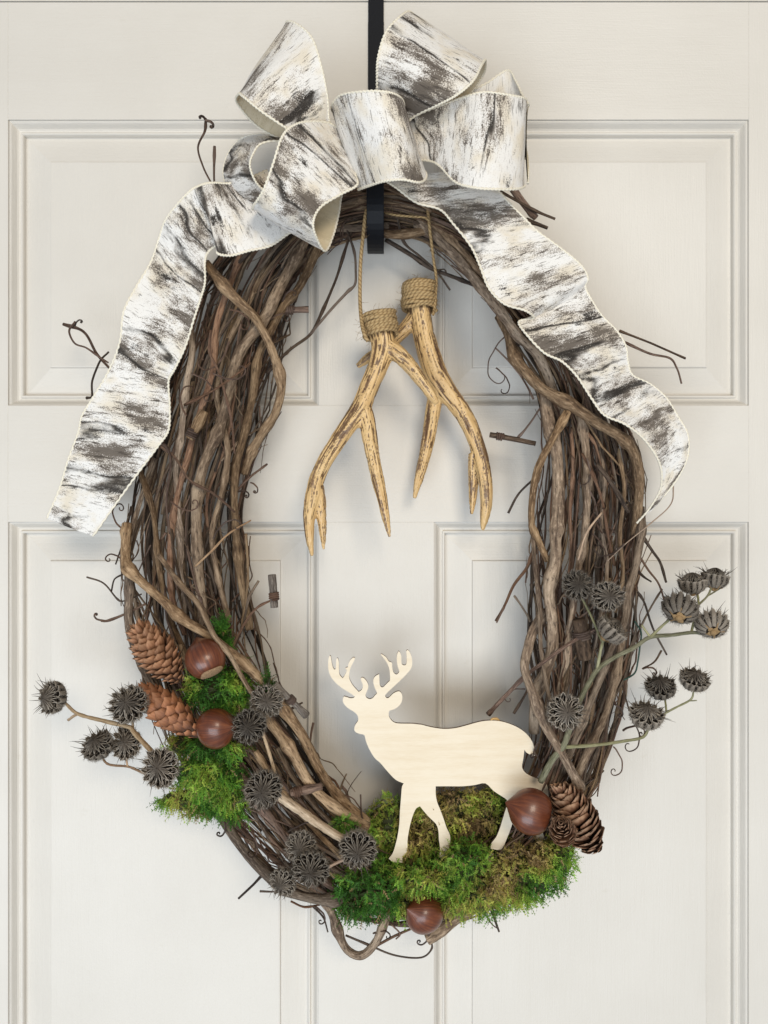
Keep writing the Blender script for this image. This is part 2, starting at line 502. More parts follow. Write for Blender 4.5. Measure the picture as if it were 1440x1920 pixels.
mould = [(0.15 * mm, 2.2 * mm), (1.0 * mm, 2.4 * mm), (2.0 * mm, 3.4 * mm), (3.2 * mm, 5.6 * mm), (4.6 * mm, 8.0 * mm), (6.0 * mm, 9.3 * mm),
         (7.4 * mm, 9.9 * mm), (8.2 * mm, 10.0 * mm), (8.25 * mm, 7.9 * mm), (8.8 * mm, 7.2 * mm), (9.8 * mm, 7.2 * mm), (10.6 * mm, 8.0 * mm), (10.9 * mm, 9.5 * mm), (11.0 * mm, 14.5 * mm)]
raised = [(10.8 * mm, 13.0 * mm), (14 * mm, 13.0 * mm), (20 * mm, 12.0 * mm), (36.2 * mm, 8.2 * mm), (36.9 * mm, 6.3 * mm), (38.0 * mm, 6.0 * mm)]
for x0, x1 in PX:
    for z1, z0 in PZ:
        ring_sweep('panel_moulding', xx(x0), xx(x1), z0, z1, mould, None, door)
        ring_sweep('raised_panel', xx(x0), xx(x1), z0, z1, raised, None, door, fill=True)
fr = empty('door_frame', (0, 0.03, 0)); fr['kind'] = 'structure'
tag(fr, 'off white door frame around the panelled door')
board('head_jamb', DX0 - 0.03, DX1 + 0.03, DTOP + 0.004, DTOP + 0.03, M_PH, fr, 0.004, 0.10)
board('jamb', DX0 - 0.03, DX0 - 0.003, 0, DTOP + 0.0035, M_PV, fr, 0.004, 0.10)
board('jamb', DX1 + 0.003, DX1 + 0.03, 0, DTOP + 0.0035, M_PV, fr, 0.004, 0.10)
board('casing', DX0 - 0.11, DX1 + 0.11, DTOP + 0.0305, DTOP + 0.115, M_PH, fr, -0.012, 0.02, 0.003)
board('casing', DX0 - 0.11, DX0 - 0.0305, 0, DTOP + 0.03, M_PV, fr, -0.012, 0.02, 0.003)
board('casing', DX1 + 0.0305, DX1 + 0.11, 0, DTOP + 0.03, M_PV, fr, -0.012, 0.02, 0.003)

# ------------------------------------------------------------------ over-door hanger
hang = empty('wreath_hanger', (-0.0075, -0.002, DTOP))
tag(hang, 'black metal strap hook coming down over the door top', 'hanger')
def strap(name, pts, w, th, parent, xc=-0.0075):
    p = np.array(pts, float)           # (y, z)
    t = np.gradient(p, axis=0); t /= np.linalg.norm(t, axis=1)[:, None]
    n = np.stack([-t[:, 1], t[:, 0]], -1)
    v, f = [], []
    e = 0.0004
    sec = [(-w / 2, -th / 2 + e), (-w / 2 + e, -th / 2), (w / 2 - e, -th / 2), (w / 2, -th / 2 + e), (w / 2, th / 2 - e), (w / 2 - e, th / 2), (-w / 2 + e, th / 2), (-w / 2, th / 2 - e)]
    for i in range(len(p)):
        for sx_, so in sec:
            v.append((xc + sx_, p[i][0] + n[i][0] * so, p[i][1] + n[i][1] * so))
    for i in range(len(p) - 1):
        for j in range(8):
            f.append((i * 8 + j, i * 8 + (j + 1) % 8, i * 8 + 8 + (j + 1) % 8, i * 8 + 8 + j))
    f += [tuple(range(7, -1, -1)), tuple(range(len(p) * 8 - 8, len(p) * 8))]
    return obj(name, v, f, M_BLACK, parent, smooth=False)
ht = 0.0018
strap('door_clip', [(0.040, DTOP - 0.03), (0.040, DTOP), (0.0396, DTOP + 0.0013), (0.0385, DTOP + 0.0018), (0.0005, DTOP + 0.0018), (-0.0009, DTOP + 0.0012), (-0.0013, DTOP), (-0.0013, DTOP - 0.02)], 0.0145, ht, hang)
zb = ZC + 0.2330
arc = [(-0.0335 + 0.0322 * math.cos(a), zb + 0.033 - 0.033 * math.sin(a)) for a in np.linspace(0, math.pi, 22)]
arc = [(y, z) for y, z in arc]
strap('hook', [(-0.0013, DTOP - 0.02), (-0.0013, DTOP - 0.15), (-0.0013, zb + 0.07)] + arc + [(-0.0657, zb + 0.06), (-0.0657, zb + 0.075)], 0.0148, ht, hang)

# ------------------------------------------------------------------ grapevine wreath
wreath = empty('grapevine_wreath', P(720, 1000, 0.04))
tag(wreath, 'large oval wreath of twisted brown grapevine hanging on the door', 'wreath')
RING = np.array([
 (715,335,720,440),(560,370,612,470),(440,445,552,560),(372,545,532,650),(322,680,508,760),(278,820,482,860),(246,950,460,980),
 (240,1080,468,1090),(252,1200,492,1200),(288,1330,525,1305),(350,1450,585,1400),(420,1545,650,1485),(510,1640,710,1545),
 (620,1700,770,1580),(740,1738,812,1590),(860,1722,850,1585),(970,1665,905,1555),(1060,1570,960,1490),(1118,1470,1000,1390),
 (1158,1360,995,1290),(1184,1240,990,1180),(1198,1100,994,1080),(1202,980,1006,960),(1196,860,1016,840),(1160,750,990,720),
 (1095,620,945,620),(1012,500,892,540),(900,400,815,465)], float)
NR = len(RING)
SP = 16
RS = spline(RING, SP, closed=True)
def ring_at(s):
    s = np.mod(s, NR) * SP
    i = np.floor(s).astype(int); f = (s - i)[:, None]
    return RS[i % len(RS)] * (1 - f) + RS[(i + 1) % len(RS)] * f
def wob(n_, amp, lo, hi):
    ph = RNG.rand(3) * 6.28; fr_ = lo + RNG.rand(3) * (hi - lo)
    return lambda s: amp * (np.sin(s * fr_[0] + ph[0]) + 0.6 * np.sin(s * fr_[1] * 1.9 + ph[1]) + 0.35 * np.sin(s * fr_[2] * 4.1 + ph[2])) / 1.6
def ring_xyz(s, a, b):
    r = ring_at(s)
    px = r[:, 0] + a * (r[:, 2] - r[:, 0]); py = r[:, 1] + a * (r[:, 3] - r[:, 1])
    aa = np.clip(a, 0, 1)
    top = np.clip(1.6 - np.minimum(np.mod(s, NR), NR - np.mod(s, NR)), 0, 1)
    dmax = (0.026 + 0.046 * np.sin(math.pi * (0.04 + 0.92 * aa))) * (1 - 0.28 * top)
    d = 0.011 + b * (dmax - 0.011)
    k = S * (D - d) / D
    return np.stack([(px - 720) * k, -d, ZC + (960 - py) * k], -1), d
def bark_radius(n, r, L, nodes=True, taper=0.25):
    t = np.linspace(0, 1, n)
    rr = r * (1 - taper * t) * (1 + 0.05 * np.sin(t * L * 90 + RNG.rand() * 6) + 0.05 * (RNG.rand(n) - 0.5))
    if nodes:
        s = RNG.rand() * 0.05
        while s < L:
            rr = rr * (1 + (0.26 + 0.26 * RNG.rand()) * np.exp(-((t * L - s) / (0.004 + r * 0.6)) ** 2))
            s += 0.035 + RNG.rand() * 0.07
    return rr
def plen(p): return float(np.linalg.norm(np.diff(p, axis=0), axis=1).sum())
def kink(path, amp):
    """small angular changes of direction at the nodes of a vine"""
    n = len(path)
    k = max(2, n // 9)
    off = (RNG.rand(k + 1, 3) - 0.5) * 2 * amp
    t = np.linspace(0, k, n); i = np.minimum(t.astype(int), k - 1); f = (t - i)[:, None]
    return path + off[i] * (1 - f) + off[i + 1] * f
def vine(name, path, r, mat, parent=wreath, seg=8, taper=0.2, nodes=True):
    rr = bark_radius(len(path), r, plen(path), nodes, taper)
    if seg >= 8:
        L_ = np.linspace(0, plen(path), len(path))
        an = np.arange(seg) / seg * 2 * math.pi
        o_ = RNG.rand() * 90
        ridge = vnoise(np.cos(an)[None] * 1.7 + o_ + 0 * L_[:, None], L_[:, None] * 45 + np.sin(an)[None] * 1.7 + o_) - 0.5
        rr = rr[:, None] * (1 + 0.26 * ridge)
    v, f, u = tube(path, rr, seg)
    return obj(name, v, f, mat, parent, uv=u)
def ring_vine(name, r_px, s0, ds, a0, b0, mat, wa=0.10, wb=0.10, drift=0.0, kamp=0.0008, seg=7):
    n = max(10, int(abs(ds) * 9))
    s = np.linspace(s0, s0 + ds, n)
    w1, w2 = wob(3, wa, 0.3, 0.9), wob(3, wb, 0.3, 0.9)
    a = a0 + drift * np.linspace(-0.5, 0.5, n) + w1(s); b = b0 + w2(s)
    a = np.abs(a); a = 1 - np.abs(1 - a)
    b = np.clip(b, 0.0, 1.05)
    p, d = ring_xyz(s, a, b)
    p = kink(p, kamp)
    return vine(name, p, PR(r_px, 0.05), mat, seg=seg, taper=0.3)
mats = [M_VINE, M_VRED, M_VDARK]
# core of the bundle, mostly in darker bark that paints in gap shade
for i in range(20):
    ring_vine('vine', RNG.uniform(2.4, 5.5), RNG.uniform(0, NR), RNG.uniform(8, 17), RNG.uniform(0.08, 0.92), RNG.uniform(0.0, 0.45), M_VDARK if i % 3 else M_VINE, drift=RNG.uniform(-.3, .3))
# visible layer
for i in range(54):
    m_ = mats[int(RNG.choice(3, p=[0.5, 0.25, 0.25]))]
    ring_vine('vine', RNG.uniform(2.6, 5.4), RNG.uniform(0, NR), RNG.uniform(5, 13), RNG.uniform(0.06, 0.94), RNG.uniform(0.45, 0.9), m_, drift=RNG.uniform(-.35, .35))
for i in range(178):
    m_ = mats[int(RNG.choice(3, p=[0.3, 0.45, 0.25]))]
    ring_vine('vine', RNG.uniform(1.3, 3.4), RNG.uniform(0, NR), RNG.uniform(2.0, 8), RNG.uniform(0.02, 0.98), RNG.uniform(0.45, 1.08), m_, wa=0.12, drift=RNG.uniform(-.5, .5), kamp=0.0019, seg=6)

# vines that can be told apart in the photograph: (px, py, depth) and radius in px
HERO = [
 ([(384,493,.082),(430,545,.084),(480,600,.083),(513,660,.081),(526,720,.078),(516,775,.074),(492,815,.066),(470,850,.056),(455,890,.045)], 11.5),
 ([(585,420,.050),(562,468,.058),(519,553,.068),(496,600,.072),(449,662,.076),(429,728,.077),(410,798,.077),(383,872,.077),(367,942,.076),(367,1040,.074),(378,1110,.070),(385,1190,.06)], 13.5),
 ([(610,440,.045),(593,476,.050),(562,538,.056),(527,577,.062),(503,631,.064),(484,670,.066),(472,740,.064),(461,806,.062),(443,884,.062),(441,981,.060),(452,1080,.055),(470,1180,.05)], 10.5),
 ([(236,985,.055),(235,1014,.060),(240,1062,.068),(273,1096,.076),(307,1129,.082),(345,1163,.085),(383,1187,.086),(412,1206,.086),(455,1244,.084),(498,1287,.080),(532,1331,.074),(565,1379,.068),(604,1450,.062),(640,1500,.060),(690,1540,.056)], 12.5),
 ([(300,1040,.075),(335,1096,.090),(369,1134,.097),(402,1192,.099),(431,1230,.098),(460,1278,.093),(482,1306,.085)], 7.0),
 ([(240,1040,.050),(243,1100,.054),(240,1163,.056),(252,1210,.055),(275,1262,.05),(310,1330,.045)], 10),
 ([(490,1335,.066),(520,1372,.074),(548,1412,.078),(585,1476,.078),(640,1520,.074),(690,1550,.066)], 12.5),
 ([(520,1310,.05),(556,1360,.056),(590,1420,.056),(608,1470,.05)], 10),
 ([(330,560,.06),(360,640,.068),(352,720,.072),(340,800,.072),(330,880,.07),(335,960,.07),(342,1060,.066),(350,1150,.06)], 8.5),
 ([(470,440,.055),(430,540,.066),(405,620,.072),(398,700,.074),(372,790,.072),(350,860,.074),(330,950,.072),(318,1040,.07),(322,1120,.064),(345,1190,.055)], 8.5),
 ([(520,440,.05),(478,540,.064),(448,600,.07),(420,660,.07),(405,740,.066),(425,840,.070),(418,920,.074),(400,1000,.072),(412,1090,.066),(430,1170,.06)], 8),
 ([(262,880,.05),(285,960,.062),(292,1030,.068),(300,1090,.066),(320,1160,.06),(350,1230,.055)], 7.5),
 ([(450,1450,.068),(500,1520,.072),(552,1590,.072),(610,1650,.068),(660,1690,.06)], 8.5),
 ([(400,1500,.055),(440,1570,.062),(490,1630,.066),(550,1672,.068),(606,1682,.070),(665,1684,.062)], 13),
 ([(480,1410,.074),(520,1470,.078),(580,1540,.078),(640,1600,.074),(700,1640,.066)], 7.5),
 ([(430,1440,.066),(470,1500,.07),(530,1560,.072),(590,1610,.07)], 7),
 ([(520,1400,.066),(560,1470,.070),(620,1540,.070),(680,1580,.062)], 7),
 ([(545,1420,.060),(590,1490,.064),(650,1550,.062),(700,1590,.056)], 6),
 # right side
 ([(780,418,.040),(816,445,.050),(857,487,.060),(899,537,.068),(937,587,.074),(974,632,.076),(1007,668,.074),(1030,712,.066),(1060,800,.05)], 13),
 ([(940,590,.058),(953,624,.066),(962,666,.074),(987,703,.080),(1020,732,.084),(1070,762,.085),(1120,791,.083),(1162,816,.079),(1187,845,.072),(1199,891,.064),(1198,945,.056),(1190,1000,.05)], 14),
 ([(800,415,.045),(832,440,.052),(870,474,.060),(899,516,.062),(935,560,.06)], 12),
 ([(1020,740,.066),(1028,799,.076),(1041,841,.079),(1045,903,.080),(1045,970,.080),(1042,1010,.080),(1039,1054,.079),(1031,1108,.078),(1036,1162,.077),(1034,1217,.074),(1024,1258,.068),(1005,1310,.058),(1000,1370,.05)], 15),
 ([(1068,768,.082),(1045,816,.090),(1020,857,.089),(1003,895,.085),(997,945,.080),(1000,987,.078),(1010,1015,.076),(1026,1050,.07)], 9),
 ([(1090,770,.066),(1098,841,.073),(1103,903,.075),(1100,966,.076),(1094,1012,.076),(1084,1065,.075),(1075,1126,.074),(1068,1181,.073),(1060,1235,.070),(1050,1300,.062),(1040,1380,.055)], 9.2),
 ([(1200,950,.05),(1200,1000,.056),(1190,1072,.064),(1176,1108,.068),(1168,1163,.070),(1147,1217,.072),(1126,1271,.074),(1104,1325,.075),(1082,1379,.075),(1055,1440,.07),(1040,1500,.06)], 9.6),
 ([(1000,960,.070),(999,1000,.074),(1005,1072,.078),(1011,1144,.080),(1015,1217,.080),(1026,1290,.078),(1040,1340,.07)], 5.5),
 ([(1022,1150,.060),(1000,1180,.070),(987,1215,.078),(985,1253,.084),(999,1296,.090),(1021,1354,.094),(1043,1397,.094),(1066,1440,.090),(1085,1475,.08)], 12),
 ([(1082,1455,.074),(1111,1390,.080),(1135,1343,.078),(1155,1260,.07),(1170,1180,.06)], 9.5),
 ([(1125,820,.062),(1135,900,.070),(1128,980,.073),(1140,1060,.072),(1130,1150,.07),(1110,1240,.068),(1085,1330,.064),(1062,1410,.058)], 5),
 ([(1160,840,.055),(1170,920,.062),(1160,1000,.066),(1170,1080,.064),(1155,1150,.06)], 5),
 ([(1070,800,.06),(1075,880,.066),(1066,960,.068),(1070,1040,.066),(1055,1120,.064)], 5),
 # bottom
 ([(600,1682,.060),(622,1709,.058),(635,1751,.056),(653,1783,.055),(680,1794,.055),(706,1769,.056),(722,1730,.058),(738,1696,.056)], 10.5),
 ([(803,1760,.062),(830,1742,.062),(862,1718,.06),(910,1685,.055)], 13.5),
 # top
 ([(600,395,.035),(650,385,.042),(690,385,.045),(760,392,.045),(830,400,.04)], 13),
 ([(690,432,.040),(740,440,.043),(790,437,.045),(830,425,.045),(875,400,.04)], 10),
 ([(600,420,.035),(640,430,.04),(690,428,.042),(730,424,.04)], 9),
]
for i, (pts, r) in enumerate(HERO):
    p = spline(PV(pts), 9)
    p = kink(p, 0.0013)
    r = r * (0.74 if 6 < r < 9 else 0.78)
    vine('vine', p, PR(r, pts[len(pts) // 2][2]), M_VINE if r > 6.6 or i % 3 else M_VRED, seg=12, taper=0.12)

TWIG = [
 ([(118,608,.045),(157,623,.048),(181,662,.05),(206,690,.05),(240,730,.045)], 3.6, M_VRED),
 ([(141,602,.05),(130,620,.052),(140,643,.052),(161,651,.052),(184,667,.053),(203,680,.05)], 2.6, M_TEND),
 ([(162,746,.04),(173,742,.042),(173,713,.045),(186,678,.045),(205,660,.045)], 2.8, M_VDARK),
 ([(386,222,.06),(384,246,.06),(371,277,.06),(381,313,.06),(398,345,.055)], 2.8, M_VRED),
 ([(402,275,.05),(401,335,.05),(405,380,.05)], 3.0, M_VRED),
 ([(500,700,.05),(540,660,.045),(580,630,.042),(597,600,.04),(620,550,.04),(633,517,.04),(650,460,.04),(662,425,.04)], 4.0, M_VDARK),
 ([(575,633,.042),(620,580,.045),(650,548,.045),(665,533,.045),(666,505,.045),(664,473,.045),(652,435,.042),(640,400,.04)], 3.4, M_VDARK),
 ([(722,450,.035),(773,480,.035),(807,503,.035),(850,520,.037),(887,535,.045)], 5.5, M_VDARK),
 ([(745,400,.045),(757,453,.042),(787,480,.04),(817,507,.04),(843,545,.04)], 3.2, M_VDARK),
 ([(817,507,.04),(832,506,.04),(838,513,.04)], 2.0, M_VDARK),
 ([(440,925,.06),(468,896,.055),(485,882,.05),(500,870,.045)], 3.0, M_VRED),
 ([(428,1228,.07),(457,1173,.066),(482,1140,.062),(510,1124,.06)], 3.2, M_VRED),
 ([(461,1000,.06),(465,1060,.06),(464,1102,.06),(452,1178,.06)], 3.4, M_VINE),
 ([(486,1088,.055),(466,1123,.06),(457,1169,.06),(440,1220,.06)], 3.0, M_VINE),
 ([(163,1082,.04),(194,1094,.042),(219,1123,.045),(232,1127,.047),(265,1113,.05)], 2.2, M_VDARK),
 ([(208,1108,.042),(216,1086,.045),(236,1074,.05)], 2.0, M_VDARK),
 ([(190,1163,.045),(203,1163,.045),(236,1150,.05),(273,1132,.06)], 3.4, M_VRED),
 ([(1162,620,.07),(1220,644,.06),(1285,672,.05)], 3.0, M_VDARK),
 ([(1170,640,.065),(1220,664,.055),(1257,672,.05),(1270,691,.048),(1277,720,.045)], 3.0, M_VRED),
 ([(925,352,.055),(960,372,.055),(1003,395,.055),(1041,410,.055)], 3.8, M_VDARK),
 ([(955,345,.05),(972,370,.05),(990,392,.05),(1006,408,.05)], 9, M_VRED),
 ([(985,412,.05),(1026,429,.05)], 5, M_VDARK),
 ([(966,826,.05),(990,800,.06),(1012,765,.07)], 2.8, M_VRED),
 ([(953,962,.055),(974,924,.06),(1010,890,.068)], 3.2, M_VDARK),
 ([(1000,1030,.07),(988,1065,.066),(963,1098,.06),(945,1137,.055),(930,1163,.05)], 4.0, M_VRED),
 ([(945,1137,.055),(940,1150,.055),(931,1168,.055)], 2.4, M_VRED),
 ([(915,1340,.05),(945,1307,.056),(985,1267,.068),(1024,1238,.084),(1070,1205,.086),(1118,1177,.080)], 5.0, M_VRED),
 ([(963,1338,.06),(985,1300,.064),(1000,1262,.068)], 3.4, M_VDARK),
 ([(1203,1005,.05),(1222,1032,.048),(1237,1054,.046),(1248,1092,.045)], 3.6, M_VDARK),
 ([(1198,1040,.05),(1216,1070,.05),(1236,1098,.05),(1250,1140,.055)], 2.8, M_VRED),
 ([(1195,1110,.055),(1209,1132,.055),(1225,1180,.055),(1249,1227,.05)], 3.0, M_VDARK),
 ([(1241,1220,.05),(1227,1242,.052),(1204,1254,.055)], 2.4, M_VDARK),
 ([(1185,1060,.06),(1205,1080,.06),(1222,1090,.06)], 2.6, M_VDARK),
 ([(500,1633,.05),(475,1658,.05),(447,1685,.048)], 3.4, M_VDARK),
 ([(405,1522,.05),(430,1562,.052),(447,1588,.054),(484,1604,.06),(520,1640,.06)], 4.0, M_VDARK),
 ([(487,1672,.05),(530,1672,.055)], 2.6, M_VDARK),
 ([(916,1690,.055),(926,1722,.055),(936,1746,.053)], 3.2, M_VDARK),
 ([(898,1700,.05),(915,1722,.05),(925,1735,.05),(934,1742,.05)], 1.8, M_TEND),
 ([(975,1690,.055),(991,1686,.055),(1010,1690,.055)], 2.6, M_VRED),
 ([(648,1755,.052),(695,1773,.052),(743,1791,.052),(790,1795,.053),(810,1778,.054),(806,1760,.055),(798,1750,.056)], 2.4, M_VDARK),
 ([(690,1782,.05),(738,1757,.052),(775,1741,.055)], 3.4, M_VRED),
 ([(735,1735,.055),(750,1750,.055),(742,1760,.055)], 2.2, M_VRED),
 ([(588,1700,.05),(606,1720,.05),(615,1748,.048)], 2.6, M_VDARK),
 ([(545,1690,.055),(570,1700,.056),(600,1697,.056)], 2.6, M_VRED),
 ([(587,1355,.045),(582,1380,.05),(580,1420,.055)], 2.8, M_VRED),
 ([(677,1490,.06),(678,1524,.062),(684,1550,.066)], 2.0, M_TEND),
 ([(1264,910,.06),(1258,945,.06),(1220,982,.065),(1174,1020,.075),(1140,1052,.08)], 1.6, M_STEMTAN),
 ([(300,835,.08),(330,860,.085),(355,900,.087),(400,925,.085),(440,960,.08)], 3.6, M_VRED),
 ([(290,830,.075),(312,838,.085),(320,870,.087),(312,940,.085),(318,1000,.078)], 3.4, M_VRED),
 ([(365,1062,.08),(400,1030,.086),(430,1000,.086),(470,975,.075)], 2.6, M_STEMTAN),
 ([(395,620,.085),(392,660,.088),(410,700,.089),(432,780,.087),(440,850,.08)], 3.2, M_VRED),
 ([(345,760,.08),(395,735,.088),(440,705,.088),(470,680,.08)], 3.2, M_VRED),
 ([(1090,850,.085),(1112,890,.088),(1130,940,.088),(1140,1000,.084),(1152,1060,.075)], 3.6, M_VRED),
 ([(1130,960,.085),(1100,1000,.09),(1085,1050,.088)], 2.4, M_STEMTAN),
 ([(1120,870,.08),(1150,910,.085),(1178,960,.08)], 6, M_VDARK),
]
for pts, r, m_ in TWIG:
    p = kink(spline(PV(pts), 7), 0.0005)
    vine('twig', p, PR(r * 0.8, pts[0][2]), m_, seg=7, taper=0.25)
    # a swollen bud scar on the free tip
# short sawn stubs gripped by tendrils
def stub(p0, p1, r, mat, tpos):
    a, b = P(*p0), P(*p1)
    t = np.linspace(0, 1, 14)[:, None]
    path = kink(a * (1 - t) + b * t, 0.0006)
    o = vine('cut_twig', path, PR(r, p0[2]), mat, seg=10, taper=0.0)
    c = a * (1 - tpos) + b * tpos
    ax = (b - a) / np.linalg.norm(b - a)
    u = np.cross(ax, [0, 1, 0]); u /= np.linalg.norm(u); w = np.cross(ax, u)
    th = np.linspace(0, 2 * math.pi * 3.3, 60)
    R = PR(r, p0[2]) * 1.2
    coil = c + np.outer((th / th[-1] - 0.5) * 0.006, ax) + np.outer(np.cos(th) * R, u) + np.outer(np.sin(th) * R, w)
    v, f, uu = tube(coil, 0.0009, 6)
    obj('tendril_wrap', v, f, M_TEND, o, uv=uu)
stub((530,582,.06), (578,580,.056), 6, M_VRED, 0.3)
stub((511,1077,.06), (515,1139,.06), 7, M_STUB, 0.66)
stub((515,1281,.085), (574,1342,.07), 6.5, M_STUB, 0.5)
stub((919,815,.055), (1003,832,.055), 5, M_VDARK, 0.22)
stub((545,1488,.088), (603,1472,.08), 7, M_VRED, 0.2)
stub((354,824,.086), (384,772,.084), 8, M_VINE, 0.2)
stub((1085,1160,.082), (1098,1235,.08), 13, M_VDARK, 0.4)
# curling tendrils
def tendril(start, heading, length, r, curl, d0, parent=wreath, mat=None):
    n = 60
    x, y = start; h = heading; pts = []
    for i in range(n):
        t = i / n
        pts.append((x, y, d0 + 0.006 * math.sin(t * 5 + h)))
        h += curl * (0.02 + 0.26 * t ** 2.2) + 0.05 * math.sin(i * 0.5 + start[0])
        st = length / n * (1 - 0.55 * t)
        x += math.cos(h) * st; y += math.sin(h) * st
    p = PV(pts)
    v, f, u = tube(p, np.linspace(1, 0.6, n) * PR(r, d0), 6)
    return obj('tendril', v, f, mat or M_TEND, parent, uv=u)
for st, hd, L, r, c, d0 in [((240,1000),3.6,120,2.2,1.6,.05), ((236,1060),4.3,80,2.2,-1.4,.05), ((190,1163),3.1,40,2.4,2.2,.045),
        ((955,622),2.3,170,1.9,-0.9,.06), ((930,690),0.5,90,1.8,1.0,.06), ((440,925),5.6,60,2.2,1.9,.06), ((470,905),0.3,50,2.0,2.0,.055),
        ((140,612),4.9,36,2.2,1.6,.05), ((386,226),0.1,40,3.4,1.9,.06), ((386,226),4.4,26,3.4,-1.2,.06),
        ((680,1530),4.4,110,1.7,-1.3,.062), ((1180,1340),0.9,130,2.0,1.2,.06), ((1150,1400),0.7,110,1.9,1.5,.06), ((1168,1370),5.6,90,2.6,1.8,.06),
        ((1205,1254),5.9,60,2.4,1.8,.055), ((1190,860),0.8,90,2.2,1.5,.055), ((1180,830),1.2,120,2.0,1.2,.055),
        ((985,1292),3.3,80,1.7,-1.2,.06), ((640,420),1.2,90,1.9,1.6,.06), ((655,410),2.5,80,1.8,-1.6,.055), ((805,1750),1.6,60,2.4,1.6,.06),
        ((380,560),2.0,120,2.6,1.2,.09), ((400,700),0.6,110,2.4,-1.1,.09), ((350,780),4.2,110,2.4,1.3,.09), ((430,640),1.9,130,2.4,1.0,.09),
        ((430,580),0.2,100,2.2,1.5,.088), ((400,1010),5.2,110,2.2,1.2,.085), ((320,940),0.7,100,2.2,-1.3,.085), ((360,700),0.3,120,2.6,1.3,.09),
        ((1130,1000),4.0,110,2.2,1.2,.085), ((1150,1040),5.0,100,2.2,-1.2,.085), ((1110,1000),0.8,120,2.0,1.1,.088), ((1170,1020),2.2,110,2.2,1.4,.085),
        ((1100,860),1.0,100,2.0,1.4,.085), ((1150,1320),0.2,60,2.2,1.7,.07), ((480,1440),0.6,110,2.0,0.8,.085), ((540,1560),5.6,120,2.0,0.8,.082),
        ((470,1560),0.9,90,2.2,1.2,.078), ((420,1540),1.2,60,2.6,1.5,.07), ((590,1700),0.4,70,2.2,1.4,.058), ((700,1750),5.9,60,2.2,1.2,.056),
        ((1010,1440),5.0,60,2.2,-1.6,.075), ((1000,1420),4.6,70,2.0,1.4,.075), ((530,565),5.0,60,2.0,1.4,.07), ((505,600),5.6,70,2.0,1.2,.07)]:
    tendril(st, hd, L * 1.15, r * 0.8, c * 0.85, d0)
# short spurs over the whole bundle
for i in range(120):
    s0 = RNG.uniform(0, NR); a0 = RNG.choice([RNG.uniform(-0.02, 0.1), RNG.uniform(0.9, 1.02), RNG.uniform(0.1, 0.9), RNG.uniform(.1, .9)])
    n = 8; ln = RNG.uniform(0.25, 0.9); sg = RNG.choice([-1, 1])
    out = RNG.uniform(-0.16, 0.16) + (-0.09 if a0 < 0.12 else 0.09 if a0 > 0.88 else 0)
    s = s0 + sg * np.linspace(0, ln, n); a = a0 + np.linspace(0, 1, n) ** 1.3 * out
    p, d = ring_xyz(s, a, np.full(n, RNG.uniform(0.75, 1.02)))
    p = kink(spline(p, 3), 0.0012)
    vine('twig', p, PR(RNG.uniform(0.9, 2.7), .06), mats[i % 3], seg=6, taper=0.3)
for i in range(46):
    s0 = RNG.uniform(0, NR); a0 = RNG.uniform(0.05, 0.95); n = 12
    s = s0 + RNG.choice([-1, 1]) * np.linspace(0, RNG.uniform(0.6, 1.9), n)
    a = np.clip(a0 + np.linspace(0, 1, n) * RNG.uniform(-0.6, 0.6), -0.03, 1.03)
    p, d = ring_xyz(s, a, RNG.uniform(0.95, 1.1) + 0.05 * np.sin(np.linspace(0, 3.1, n)))
    p = kink(spline(p, 3), 0.0018)
    vine('twig', p, PR(RNG.uniform(1.4, 2.8), .07), [M_VRED, M_TEND, M_VINE][i % 3], seg=6, taper=0.35)
# the countless finest shoots, joined into one part
fine_parts = []
for i in range(420):
    s0 = RNG.uniform(0, NR); a0 = RNG.uniform(0.0, 1.0); n = 10
    s = s0 + RNG.choice([-1, 1]) * np.linspace(0, RNG.uniform(0.5, 2.6), n)
    a = np.clip(a0 + np.linspace(0, 1, n) * RNG.uniform(-0.35, 0.35) + 0.02 * RNG.randn(n), -0.05, 1.05)
    p, d = ring_xyz(s, a, RNG.uniform(0.5, 1.08) + 0.05 * np.sin(np.linspace(0, 3.1, n)))
    p = kink(spline(p, 3), 0.0017)
    r = PR(RNG.uniform(0.8, 2.1), .07)
    v, f, u = tube(p, np.linspace(1, 0.5, len(p)) * r * (1 + 0.12 * RNG.randn(len(p))), 5)
    fine_parts.append((v, f, u + RNG.rand(1, 2) * [0, 40]))
for q, m_ in enumerate((M_VINE, M_VRED, M_TEND)):
    v, f, u = merge(fine_parts[q::3])
    obj('fine_twigs', v, f, m_, wreath, uv=u)['kind'] = 'stuff'
# twisted green wire
gw = [(1190,1165,.075),(1202,1185,.07),(1200,1210,.07),(1196,1240,.07),(1190,1262,.07),(1170,1275,.075)]
v, f, u = tube(spline(PV(gw), 8), 0.0007, 6)
obj('green_wire', v, f, M_WIRE, wreath, uv=u)

